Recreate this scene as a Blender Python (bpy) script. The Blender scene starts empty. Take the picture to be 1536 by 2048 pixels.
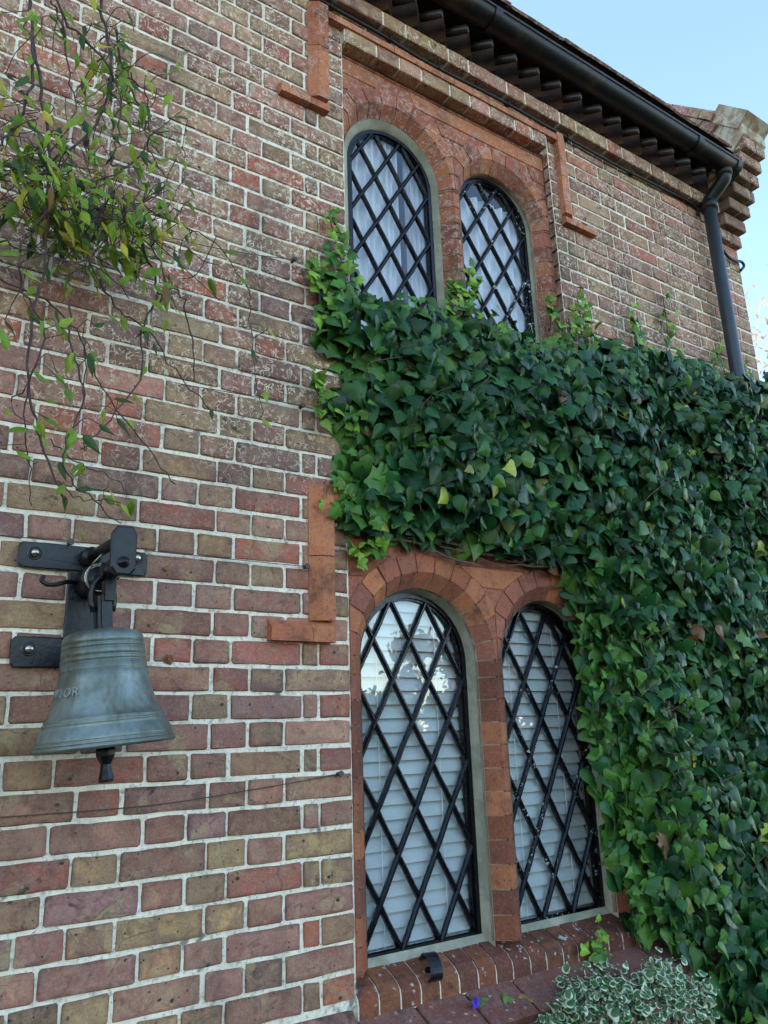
import bpy, math, random
from mathutils import Vector, Matrix
R = math.radians
rnd = random.Random(7)
sc = bpy.context.scene
col = sc.collection

# ------------------------------------------------------------ camera
CAM = Vector((-1.2767, -2.0648, 0.6340))
YAW, PIT, ROL, FPX = 0.59636, 0.27562, -0.03318, 1553.2
def cam_axes():
    cy, sy, cp, sp = math.cos(YAW), math.sin(YAW), math.cos(PIT), math.sin(PIT)
    f = Vector((sy*cp, cy*cp, sp)); rt = Vector((cy, -sy, 0)); up = rt.cross(f)
    c, s = math.cos(ROL), math.sin(ROL)
    return rt*c + up*s, up*c - rt*s, f
RT, UP, FW = cam_axes()
cd = bpy.data.cameras.new('camera'); co = bpy.data.objects.new('camera', cd); col.objects.link(co)
co.matrix_world = Matrix(((RT.x, UP.x, -FW.x, CAM.x), (RT.y, UP.y, -FW.y, CAM.y), (RT.z, UP.z, -FW.z, CAM.z), (0, 0, 0, 1)))
cd.sensor_fit = 'VERTICAL'; cd.sensor_height = 36; cd.lens = FPX/2048*36
cd.clip_start = 0.05; cd.clip_end = 2000
sc.camera = co
def size_seen(P, s):            # apparent size of a piece, used only to rank pieces by how large they show
    d = Vector(P) - CAM; z = d.dot(FW)
    if z < .1: return 0
    x, y = FPX*d.dot(RT)/z, FPX*d.dot(UP)/z
    if abs(x) > 800 or abs(y) > 1060: return 0
    return s*FPX/z

# ------------------------------------------------------------ sky, sun, exposure
SUN_AZ, SUN_EL = R(-42), R(22)          # azimuth from +Y towards +X : the sun stands behind the house, to the left
w = bpy.data.worlds.new('World'); sc.world = w; w.use_nodes = True
nt = w.node_tree; nt.nodes.clear()
sky = nt.nodes.new('ShaderNodeTexSky'); sky.sky_type = 'NISHITA'; sky.sun_disc = False
sky.sun_elevation = SUN_EL; sky.sun_rotation = SUN_AZ; sky.air_density = 1.0; sky.dust_density = 0.15; sky.ozone_density = 1.0
bg = nt.nodes.new('ShaderNodeBackground'); bg.inputs['Strength'].default_value = 0.15
wo = nt.nodes.new('ShaderNodeOutputWorld')
nt.links.new(sky.outputs[0], bg.inputs[0]); nt.links.new(bg.outputs[0], wo.inputs[0])
sd = bpy.data.lights.new('sun', 'SUN'); sd.energy = 2.0; sd.angle = R(.6); sd.color = (1, .9, .76)
so = bpy.data.objects.new('sun', sd); col.objects.link(so)
to_sun = Vector((math.sin(SUN_AZ)*math.cos(SUN_EL), math.cos(SUN_AZ)*math.cos(SUN_EL), math.sin(SUN_EL)))
so.rotation_euler = to_sun.to_track_quat('Z', 'Y').to_euler(); so.location = (-10, 12, 12)
vs = sc.view_settings; vs.view_transform = 'Standard'; vs.look = 'None'; vs.gamma = 1; vs.exposure = 2.06; vs.use_curve_mapping = False
sc.render.engine = 'CYCLES'; sc.cycles.use_denoising = True; sc.cycles.use_adaptive_sampling = True; sc.cycles.adaptive_threshold = .02; sc.cycles.max_bounces = 6; sc.cycles.diffuse_bounces = 3; sc.cycles.glossy_bounces = 3; sc.cycles.transparent_max_bounces = 16

# ------------------------------------------------------------ mesh helpers
class MB:
    def __init__(s): s.v = []; s.f = []; s.c = []; s.c2 = []; s.uv = []
    def add(s, vs, fs, c=(1, 1, 1), c2=None, uv=None):
        b = len(s.v); s.v += [tuple(q) for q in vs]
        for i, f in enumerate(fs):
            s.f.append([b+j for j in f]); s.c.append([c[j] for j in f] if isinstance(c, list) else c); s.c2.append([(c2 or c)[j] for j in f] if isinstance(c, list) else (c2 or c))
            s.uv.append([uv[j] for j in f] if uv else None)
    def build(s, name, mat, parent=None, smooth=False):
        me = mesh_of(s, name, smooth)
        me.materials.append(mat)
        return link(name, me, parent)
def mesh_of(s, name, smooth=False):
    me = bpy.data.meshes.new(name); me.from_pydata(s.v, [], s.f)
    a = me.color_attributes.new('tint', 'FLOAT_COLOR', 'CORNER'); b = me.color_attributes.new('tint2', 'FLOAT_COLOR', 'CORNER')
    da = []; db = []
    for f, c, c2 in zip(s.f, s.c, s.c2):
        if isinstance(c, list):
            for q in c: da += [*q, 1]
            for q in c2: db += [*q, 1]
        else: da += [*c, 1]*len(f); db += [*c2, 1]*len(f)
    a.data.foreach_set('color', da); b.data.foreach_set('color', db)
    if any(u is not None for u in s.uv):
        ul = me.uv_layers.new(name='UVMap'); d = []
        for f, u in zip(s.f, s.uv):
            for k in range(len(f)): d += list(u[k]) if u else [0, 0]
        ul.data.foreach_set('uv', d)
    if smooth: me.polygons.foreach_set('use_smooth', [True]*len(me.polygons))
    me.update(); return me
def link(name, data, parent=None):
    o = bpy.data.objects.new(name, data); col.objects.link(o)
    if parent is not None: o.parent = parent
    return o
def tag(o, label=None, cat=None, group=None, kind=None):
    if label: o['label'] = label
    if cat: o['category'] = cat
    if group: o['group'] = group
    if kind: o['kind'] = kind
    return o
def empty(name, label, cat, group=None):
    o = link(name, None); o.empty_display_size = .1
    return tag(o, label, cat, group)
def box(mb, x0, x1, y0, y1, z0, z1, c=(1, 1, 1), c2=None):
    v = [(x, y, z) for z in (z0, z1) for y in (y0, y1) for x in (x0, x1)]
    mb.add(v, [(0, 2, 3, 1), (4, 5, 7, 6), (0, 1, 5, 4), (2, 6, 7, 3), (0, 4, 6, 2), (1, 3, 7, 5)], c, c2)
def obox(mb, c, ax, ay, az, c1=(1, 1, 1), c2=None):      # oriented box, half axes
    c = Vector(c); ax = Vector(ax); ay = Vector(ay); az = Vector(az)
    v = [c+ax*i+ay*j+az*k for k in (-1, 1) for j in (-1, 1) for i in (-1, 1)]
    mb.add(v, [(0, 2, 3, 1), (4, 5, 7, 6), (0, 1, 5, 4), (2, 6, 7, 3), (0, 4, 6, 2), (1, 3, 7, 5)], c1, c2)
def slab(mb, pts, O, U, V, N, depth, bev, c=(1, 1, 1), c2=None, wob=0.0, bulge=0.0):
    """outline pts (counter-clockwise in U,V) -> block whose face is at O, thickness depth behind it, rounded arris bev"""
    O = Vector(O); U = Vector(U); V = Vector(V); N = Vector(N); n = len(pts)
    cx = sum(q[0] for q in pts)/n; cy = sum(q[1] for q in pts)/n
    hx = max(abs(q[0]-cx) for q in pts)+1e-6; hy = max(abs(q[1]-cy) for q in pts)+1e-6
    A = []; B = []; D = []
    for (x, y) in pts:
        dx = rnd.uniform(-wob, wob); dy = rnd.uniform(-wob, wob)
        x += dx; y += dy
        ix = x-(x-cx)/hx*bev*1.2; iy = y-(y-cy)/hy*bev*1.2
        A.append(O+U*ix+V*iy+N*rnd.uniform(-bulge, bulge)); B.append(O+U*x+V*y-N*bev); D.append(O+U*x+V*y-N*depth)
    f = [tuple(range(n))]
    for i in range(n):
        j = (i+1) % n
        f.append((n+i, n+j, j, i)); f.append((2*n+i, 2*n+j, n+j, n+i))
    mb.add(A+B+D, f, c, c2)
def brick_slab(mb, pts, O, U, V, N, depth, bev, c, c2, wob, bulge):
    """like slab, but fired unevenly: redder margin, paler heart; arris and sides also darker"""
    O = Vector(O); U = Vector(U); V = Vector(V); N = Vector(N); n = len(pts)
    cx = sum(q[0] for q in pts)/n; cy = sum(q[1] for q in pts)/n
    x0 = min(q[0] for q in pts); x1 = max(q[0] for q in pts); z0 = min(q[1] for q in pts); z1 = max(q[1] for q in pts); ins = min(.013, (z1-z0)*.24, (x1-x0)*.24)
    A = []; B = []; D = []; C = []; cA = []; cC = []
    red = rnd.random() < .6; e0 = rnd.uniform(.62, .95)
    for (x, y) in pts:
        x += rnd.uniform(-wob, wob); y += rnd.uniform(-wob, wob)
        ix = min(max(x, x0+bev), x1-bev); iy = min(max(y, z0+bev), z1-bev); k = rnd.uniform(.7, 1.25)
        jx = min(max(x, x0+ins*k), x1-ins*k); jy = min(max(y, z0+ins*k), z1-ins*k)
        A.append(O+U*ix+V*iy+N*rnd.uniform(-bulge, bulge)); B.append(O+U*x+V*y-N*bev); D.append(O+U*x+V*y-N*depth); C.append(O+U*jx+V*jy+N*(.0008+rnd.uniform(-bulge, bulge)))
        w_ = rnd.uniform(.8, 1.05)*e0; cA.append(tuple(v*w_*(1.12 if i == 0 and red else .9) for i, v in enumerate(c))); w_ = rnd.uniform(.92, 1.12); cC.append(tuple(v*w_ for v in c))
    cB = [tuple(v*.45 for v in c)]*n; cC2 = [tuple(v*rnd.uniform(.95, 1.1) for v in c2)]*n; cA2 = [tuple(a*.6+b*.4 for a, b in zip(p_, q_)) for p_, q_ in zip(cA, cC2)]
    f = [tuple(range(3*n, 4*n))]
    for i in range(n):
        j = (i+1) % n
        f += [(i, j, 3*n+j, 3*n+i), (n+i, n+j, j, i), (2*n+i, 2*n+j, n+j, n+i)]
    mb.add(A+B+D+C, f, cA+cB+cB+cC, cA2+cB+cB+cC2)
def rect_pts(x0, x1, z0, z1, seg=.06, r=.004):
    nx = max(1, int((x1-x0)/seg)); p = []
    for i in range(nx+1):
        x = x0+r+(x1-x0-2*r)*i/nx; p.append((x, z0))
    p += [(x1, z0+r), (x1, (z0+z1)/2), (x1, z1-r)]
    for i in range(nx+1):
        x = x1-r-(x1-x0-2*r)*i/nx; p.append((x, z1))
    p += [(x0, z1-r), (x0, (z0+z1)/2), (x0, z0+r)]
    return p
def prism(mb, poly, z0, z1, c=(1, 1, 1), c2=None):        # poly in XY (ccw seen from above), extruded in z
    n = len(poly)
    v = [(x, y, z0) for x, y in poly]+[(x, y, z1) for x, y in poly]
    f = [tuple(range(n-1, -1, -1)), tuple(range(n, 2*n))]+[(i, (i+1) % n, n+(i+1) % n, n+i) for i in range(n)]
    mb.add(v, f, c, c2)
def tube(mb, pts, r, seg=6, c=(1, 1, 1), caps=True, taper=1.0):
    pts = [Vector(q) for q in pts]; n = len(pts); rings = []
    ref = Vector((.31, .17, .93)).normalized()
    for i in range(n):
        t = (pts[min(i+1, n-1)]-pts[max(i-1, 0)]).normalized()
        a = t.cross(ref)
        if a.length < 1e-3: a = t.cross(Vector((1, 0, 0)))
        a.normalize(); b = t.cross(a).normalized()
        rr = (r[i] if isinstance(r, (list, tuple)) else r*(1+(taper-1)*i/max(1, n-1)))
        rings.append([pts[i]+(a*math.cos(2*math.pi*k/seg)+b*math.sin(2*math.pi*k/seg))*rr for k in range(seg)])
    v = [q for rg in rings for q in rg]; f = []
    for i in range(n-1):
        for k in range(seg):
            k2 = (k+1) % seg
            f.append((i*seg+k, (i+1)*seg+k, (i+1)*seg+k2, i*seg+k2))
    if caps: f.append(tuple(range(seg))); f.append(tuple(range((n-1)*seg+seg-1, (n-1)*seg-1, -1)))
    mb.add(v, f, c)
def smooth_path(pts, k=4):
    P = [Vector(q) for q in pts]; out = []
    for i in range(len(P)-1):
        a, b, c, d = P[max(i-1, 0)], P[i], P[i+1], P[min(i+2, len(P)-1)]
        for j in range(k):
            t = j/k
            out.append(.5*((2*b)+(c-a)*t+(2*a-5*b+4*c-d)*t*t+(3*b-a-3*c+d)*t**3))
    out.append(P[-1]); return out
def lathe(mb, prof, C, seg=48, c=(1, 1, 1)):
    C = Vector(C); v = []; f = []
    for (r, z) in prof:
        for k in range(seg):
            a = 2*math.pi*k/seg; v.append((C.x+r*math.cos(a), C.y+r*math.sin(a), C.z+z))
    for i in range(len(prof)-1):
        for k in range(seg):
            k2 = (k+1) % seg; f.append((i*seg+k, i*seg+k2, (i+1)*seg+k2, (i+1)*seg+k))
    mb.add(v, f, c)

# ------------------------------------------------------------ materials
class NT:
    def __init__(s, name):
        s.m = bpy.data.materials.new(name); s.m.use_nodes = True; s.t = s.m.node_tree; s.t.nodes.clear()
        s.out = s.n('ShaderNodeOutputMaterial'); s.pos = s.n('ShaderNodeNewGeometry').outputs['Position']
    def n(s, t, **k):
        o = s.t.nodes.new(t)
        for a, b in k.items(): setattr(o, a, b)
        return o
    def l(s, a, b): s.t.links.new(a, b)
    def put(s, sock, v):
        if hasattr(v, 'links') or hasattr(v, 'is_linked'): s.l(v, sock)
        else:
            if isinstance(v, tuple) and len(v) == 3 and len(sock.default_value) == 4: v = (*v, 1)
            sock.default_value = v
    def noise(s, scale, detail=3, rough=.6, vec=None, dist=0):
        o = s.n('ShaderNodeTexNoise'); s.put(o.inputs['Vector'], vec or s.pos)
        o.inputs['Scale'].default_value = scale; o.inputs['Detail'].default_value = detail; o.inputs['Roughness'].default_value = rough; o.inputs['Distortion'].default_value = dist
        return o.outputs[0]
    def vor(s, scale, feature='F1', vec=None, rand=1):
        o = s.n('ShaderNodeTexVoronoi', feature=feature); s.put(o.inputs['Vector'], vec or s.pos)
        o.inputs['Scale'].default_value = scale; o.inputs['Randomness'].default_value = rand
        return o.outputs['Distance']
    def ramp(s, v, a, b, lo=0., hi=1.):
        o = s.n('ShaderNodeMapRange', interpolation_type='SMOOTHSTEP'); s.put(o.inputs[0], v)
        for i, x in enumerate((a, b, lo, hi)): o.inputs[i+1].default_value = x
        return o.outputs[0]
    def math(s, op, a, b=0., c=0.):
        o = s.n('ShaderNodeMath', operation=op); s.put(o.inputs[0], a); s.put(o.inputs[1], b); s.put(o.inputs[2], c); return o.outputs[0]
    def mix(s, f, a, b, mode='MIX'):
        o = s.n('ShaderNodeMix', data_type='RGBA', blend_type=mode); s.put(o.inputs[0], f); s.put(o.inputs[6], a); s.put(o.inputs[7], b); return o.outputs[2]
    def attr(s, name): return s.n('ShaderNodeAttribute', attribute_name=name).outputs['Color']
    def sep(s, v=None):
        o = s.n('ShaderNodeSeparateXYZ'); s.put(o.inputs[0], v or s.pos); return o.outputs
    def mapv(s, scale=(1, 1, 1), rot=(0, 0, 0), vec=None):
        o = s.n('ShaderNodeMapping'); s.put(o.inputs[0], vec or s.pos); o.inputs['Scale'].default_value = scale; o.inputs['Rotation'].default_value = rot; return o.outputs[0]
    def bump(s, h, strength=.3, dist=.003):
        o = s.n('ShaderNodeBump'); o.inputs['Strength'].default_value = strength; o.inputs['Distance'].default_value = dist; s.put(o.inputs['Height'], h); return o.outputs[0]
    def bsdf(s, colr, rough=.8, nrm=None, spec=.5, **k):
        o = s.n('ShaderNodeBsdfPrincipled'); s.put(o.inputs['Base Color'], colr); s.put(o.inputs['Roughness'], rough); o.inputs['Specular IOR Level'].default_value = spec
        if nrm is not None: s.l(nrm, o.inputs['Normal'])
        for a, b in k.items(): s.put(o.inputs[a.replace('_', ' ')], b)
        s.l(o.outputs[0], s.out.inputs[0]); return o

def flecks(N, upper=True):
    """pale rootlet scars left by an old creeper: short broken squiggles, thicker on the upper wall"""
    dv = N.n('ShaderNodeVectorMath', operation='ADD'); N.l(N.pos, dv.inputs[0])
    nv = N.n('ShaderNodeTexNoise'); N.l(N.pos, nv.inputs['Vector']); nv.inputs['Scale'].default_value = 30; nv.inputs['Detail'].default_value = 1
    sv = N.n('ShaderNodeVectorMath', operation='SCALE'); N.l(nv.outputs['Color'], sv.inputs[0]); sv.inputs['Scale'].default_value = .06; N.l(sv.outputs[0], dv.inputs[1])
    e = N.vor(58, 'DISTANCE_TO_EDGE', dv.outputs[0])
    lines = N.ramp(e, .03, .1, 1, 0)
    brk = N.ramp(N.noise(48, 1), .46, .56); area = N.ramp(N.noise(4.2, 2, .65), .36, .56, .12, 1)
    z = N.sep()[2]; zz = N.ramp(z, 1.05, 1.8, .06, 1.) if upper else 1.
    return N.math('MULTIPLY', N.math('MULTIPLY', lines, brk), N.math('MULTIPLY', area, zz))
def stain(N, c, amt=.5):
    v = N.mapv((1, 1, .45)); return N.mix(N.ramp(N.noise(2.3, 4, .7, v, .4), .5, .68, 0, amt), c, (.07, .055, .042))
def mat_brick(name, rough=.85, fleck=.85, pits=1., smear=1.):
    N = NT(name); z = N.sep()[2]
    fine = N.noise(150, 3, .75); mid = N.noise(28, 3, .7); broad = N.noise(8, 4, .7, dist=.5)
    c = N.mix(N.ramp(N.noise(13, 3, .7, dist=.4), .44, .58), N.attr('tint'), N.attr('tint2'))
    c = N.mix(N.ramp(mid, .36, .66, .0, .5), c, (.25, .142, .09))
    c = N.mix(N.math('MULTIPLY', N.ramp(broad, .55, .66), .62*smear), c, (.43, .31, .155))      # buff kiln bloom
    c = N.mix(N.ramp(broad, .44, .36, 0, .4), c, (.3, .085, .055))                                # redder, softer patches
    c = N.mix(N.ramp(fine, .5, .75, .0, .3), c, (.55, .42, .33))
    c = N.mix(N.ramp(fine, .5, .28, .0, .4), c, (.1, .06, .045))
    wash = N.math('MULTIPLY', N.ramp(mid, .48, .66), N.ramp(z, 1.2, 2.2, .04, .42))              # pale weathering film higher up
    c = N.mix(wash, c, (.62, .43, .31))
    crack = N.math('MULTIPLY', N.ramp(N.vor(11, 'DISTANCE_TO_EDGE', N.mapv((1, 1, 1.6), (0, .5, 0))), .005, .016, 1, 0), N.ramp(broad, .53, .58))
    pit = N.math('MULTIPLY', N.ramp(N.vor(47), .07, .17, 1, 0), N.ramp(mid, .47, .53))
    big = N.math('MULTIPLY', N.ramp(N.vor(22, vec=N.mapv((1, 1, 1.25))), .09, .17, 1, 0), N.ramp(broad, .52, .58))
    soot = N.ramp(N.noise(6.3, 4, .8, dist=.6), .62, .7, 0, .8)
    dk = N.math('MAXIMUM', N.math('MAXIMUM', N.math('MULTIPLY', crack, .42*pits), N.math('MULTIPLY', pit, .92*pits)), N.math('MULTIPLY', big, .92*pits))
    c = N.mix(N.ramp(N.noise(17, 3, .75, dist=.8), .56, .7, 0, .55), c, (.1, .062, .045))
    c = N.mix(dk, c, (.016, .011, .01))
    c = N.mix(soot, c, (.03, .028, .03))
    c = stain(N, c)
    c = N.mix(N.math('MULTIPLY', flecks(N), fleck), c, (.82, .67, .5))
    N.bsdf(c, rough, N.bump(fine, .6, .0035), .3)
    return N.m
def mat_mortar():
    N = NT('lime_mortar')
    n1 = N.noise(75, 3, .75); c = N.mix(N.ramp(N.noise(22, 3, .7), .35, .65), (.95, .83, .65), (.8, .69, .52))
    c = N.mix(N.ramp(n1, .53, .64, 0, .6), c, (.28, .25, .19))
    c = N.mix(N.ramp(N.noise(5.5, 4, .85), .6, .68, 0, .75), c, (.08, .075, .065))
    c = stain(N, c, .28)
    N.bsdf(c, .95, N.bump(n1, .8, .006), .2)
    return N.m
def mat_terracotta(name, fleck=.9, soot=.45, lichen=0.):
    N = NT(name); fine = N.noise(120, 3, .75); mid = N.noise(24, 3, .75); broad = N.noise(7, 4, .75)
    c = N.mix(N.ramp(mid, .36, .62), N.attr('tint'), N.attr('tint2'))
    c = N.mix(N.ramp(fine, .5, .72, 0, .4), c, (.5, .2, .1)); c = N.mix(N.ramp(fine, .5, .3, 0, .5), c, (.12, .045, .03))
    c = N.mix(N.ramp(broad, .5, .68, 0, soot), c, (.05, .028, .022))
    pit = N.math('MULTIPLY', N.ramp(N.vor(70), .12, .22, 1, 0), N.ramp(mid, .48, .56))
    c = N.mix(N.math('MULTIPLY', pit, .85), c, (.03, .018, .014))
    c = N.mix(N.math('MULTIPLY', flecks(N), fleck), c, (.72, .58, .48))
    z = N.sep()[2]
    c = N.mix(N.math('MULTIPLY', N.ramp(mid, .5, .66), N.ramp(z, 1.9, 2.5, .02, .42)), c, (.5, .34, .28))
    if lichen:
        l1 = N.math('MULTIPLY', N.ramp(N.vor(30, vec=N.mapv((1, 1, 1), (.3, .2, .5))), .1, .22, 1, 0), N.ramp(fine, .46, .56)); l2 = N.ramp(N.noise(9, 4, .8), .64, .68)
        c = N.mix(N.math('MULTIPLY', N.math('MAXIMUM', l1, l2), lichen), c, (.68, .68, .62))
    N.bsdf(c, .8, N.bump(fine, .5, .003), .3)
    return N.m
def mat_simple(name, c1, c2, scale=12, rough=.7, bump=.3, spec=.4, lo=.35, hi=.65, metallic=0., bscale=120):
    N = NT(name)
    c = N.mix(N.ramp(N.noise(scale, 5, .7), lo, hi), c1, c2)
    N.bsdf(c, rough, N.bump(N.noise(bscale, 4, .7), bump, .002), spec, Metallic=metallic)
    return N.m
def mat_paint(name, chips=0.):
    N = NT(name)
    ch = N.math('MULTIPLY', N.ramp(N.noise(52, 4, .75), .6, .63), N.ramp(N.noise(6, 2), .5, .58)) if chips else 0.
    rust = N.ramp(N.noise(33, 4, .7), .6, .7, 0, .25)
    c = N.mix(rust, (.003, .003, .0045), (.012, .008, .006))
    c = N.mix(ch, c, (.6, .58, .52))
    N.bsdf(c, N.ramp(N.noise(40, 3), .3, .7, .12, .3), N.bump(N.math('ADD', N.noise(60, 3), N.math('MULTIPLY', N.noise(210, 4), .5)), .4, .002), .35)
    return N.m
def mat_leaf(name, edge=None, veins=True, rough=.36, spec=.5, trans=.0):
    N = NT(name)
    oc = N.n('ShaderNodeObjectInfo').outputs['Color']
    c = N.mix(1., N.attr('tint'), oc, 'MULTIPLY')
    uv = N.sep(N.n('ShaderNodeUVMap').outputs[0])
    if veins:
        a = N.math('ARCTAN2', uv[0], N.math('ADD', uv[1], .0001))
        v = N.math('ABSOLUTE', N.math('SINE', N.math('MULTIPLY', a, 3.2)))
        rad = N.math('SQRT', N.math('ADD', N.math('MULTIPLY', uv[0], uv[0]), N.math('MULTIPLY', uv[1], uv[1])))
        ln = N.ramp(N.math('MULTIPLY', v, N.math('ADD', rad, .02)), .006, .03, .22, 0)
        c = N.mix(ln, c, (.2, .3, .13))
    if edge is not None:
        e = N.ramp(N.math('ADD', uv[2] if False else uv[0], 0), 9, 10)
        r = N.math('SQRT', N.math('ADD', N.math('POWER', N.math('MULTIPLY', uv[0], 2.6), 2), N.math('POWER', N.math('SUBTRACT', N.math('MULTIPLY', uv[1], 2.), 1.), 2)))
        r = N.math('ADD', r, N.math('MULTIPLY', N.math('SUBTRACT', N.noise(90, 2), .5), .5))
        c = N.mix(N.ramp(r, .7, .9), c, edge)
    c = N.mix(N.ramp(N.noise(60, 3), .35, .7, 0, .3), c, (.02, .03, .012))
    b = N.bsdf(c, rough, N.bump(N.noise(70, 2), .12, .003), spec)
    if trans:
        t = N.n('ShaderNodeBsdfTranslucent'); N.put(t.inputs[0], c)
        m = N.n('ShaderNodeMixShader'); m.inputs[0].default_value = trans; N.l(b.outputs[0], m.inputs[1]); N.l(t.outputs[0], m.inputs[2]); N.l(m.outputs[0], N.out.inputs[0])
    return N.m
def mat_glass():
    N = NT('window_glass'); geo = N.n('ShaderNodeNewGeometry')
    nb = N.bump(N.noise(5, 2), .05, .01)
    d = N.n('ShaderNodeVectorMath', operation='DOT_PRODUCT'); N.l(geo.outputs['Normal'], d.inputs[0]); N.l(geo.outputs['Incoming'], d.inputs[1])
    k = N.math('POWER', N.math('SUBTRACT', 1., N.math('ABSOLUTE', d.outputs['Value'])), 5.)
    f = N.math('ADD', .12, N.math('MULTIPLY', k, .88))          # double glazing: four faces reflect
    t = N.n('ShaderNodeBsdfTransparent'); t.inputs[0].default_value = (.93, .96, .96, 1)
    g = N.n('ShaderNodeBsdfGlossy'); g.inputs['Roughness'].default_value = .004; N.l(nb, g.inputs['Normal'])
    m = N.n('ShaderNodeMixShader'); N.l(f, m.inputs[0]); N.l(t.outputs[0], m.inputs[1]); N.l(g.outputs[0], m.inputs[2]); N.l(m.outputs[0], N.out.inputs[0])
    return N.m
def mat_brickwork_far():        # the rest of the long wall and the other walls of the house, out of sight
    N = NT('far_brickwork')
    b = N.n('ShaderNodeTexBrick'); sp = N.sep(); cb = N.n('ShaderNodeCombineXYZ'); N.l(N.math('ADD', sp[0], sp[1]), cb.inputs[0]); N.l(sp[2], cb.inputs[1]); N.l(cb.outputs[0], b.inputs[0])
    b.inputs['Color1'].default_value = (.24, .13, .1, 1); b.inputs['Color2'].default_value = (.27, .18, .11, 1); b.inputs['Mortar'].default_value = (.6, .55, .45, 1)
    b.inputs['Scale'].default_value = 1; b.inputs['Mortar Size'].default_value = .005; b.inputs['Brick Width'].default_value = .223; b.inputs['Row Height'].default_value = .075
    N.bsdf(b.outputs[0], .9)
    return N.m
M = dict(brick=mat_brick('stock_brick'), mortar=mat_mortar(), terra=mat_terracotta('rubbed_red_brick', .42, .6), sillb=mat_terracotta('sill_brick', .5, .75, .55),
         cement=mat_simple('cement_render', (.43, .4, .3), (.27, .26, .18), 9, .85, .4, .3), darkterra=mat_terracotta('stained_red_plaster', .5, .7),
         paint=mat_paint('black_paint'), chipped=mat_paint('chipped_black_paint', 1.), glass=mat_glass(), far=mat_brickwork_far(),
         ivy=mat_leaf('ivy_leaf', None, True, .34, .2), vine=mat_leaf('vine_leaf', None, False, .5, .25, .35), varieg=mat_leaf('variegated_leaf', (.62, .66, .42), False, .42),
         stem=mat_simple('woody_stem', (.05, .03, .03), (.1, .065, .05), 40, .8), twig=mat_simple('dry_twig', (.16, .1, .07), (.09, .05, .04), 40, .85),
         iron=mat_simple('painted_iron', (.005, .005, .006), (.014, .014, .016), 25, .3, .9, .35, bscale=70), steel=mat_simple('bolt_steel', (.6, .56, .46), (.42, .38, .3), 60, .3, .1, .5, metallic=1.),
         gutter=mat_simple('gutter_iron', (.009, .008, .008), (.06, .035, .014), 7, .42, .35, .3, .5, .72), pipe=mat_simple('downpipe_grey', (.03, .034, .042), (.042, .047, .056), 5, .34, .1, .4),
         rust=mat_simple('rust', (.16, .05, .02), (.3, .12, .05), 90, .9), soot=mat_simple('soot_black', (.02, .014, .011), (.035, .025, .02), 30, .4, .5, .4), eave=mat_simple('shaded_eave_brick', (.075, .032, .016), (.03, .016, .01), 14, .75, .5, .3), white=mat_simple('white_paint', (.86, .86, .84), (.8, .8, .78), 5, .5, .05, .4),  # eave brick colour is darkened to carry the shade under the eaves
         joint=mat_simple('pale_joint', (.36, .27, .18), (.2, .14, .09), 20, .95, .6, .2), slat=mat_simple('blind_slat', (.56, .58, .57), (.5, .525, .52), 5, .5, .05, .4), curtain=mat_simple('net_curtain', (.72, .72, .74), (.64, .64, .68), 6, .9, .05, .1), dark=mat_simple('dark_room', (.05, .045, .05), (.035, .035, .04), 2, .9),
         tile=mat_brick('roof_tile', .85, .6, .6), lich=mat_simple('lichen_stone', (.33, .22, .13), (.5, .46, .34), 16, .95, .8, .2, .42, .6),
         black=mat_simple('black_rubber', (.006, .006, .006), (.014, .014, .014), 30, .5), wire=mat_simple('rusty_wire', (.05, .045, .045), (.09, .06, .045), 60, .6))

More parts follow.
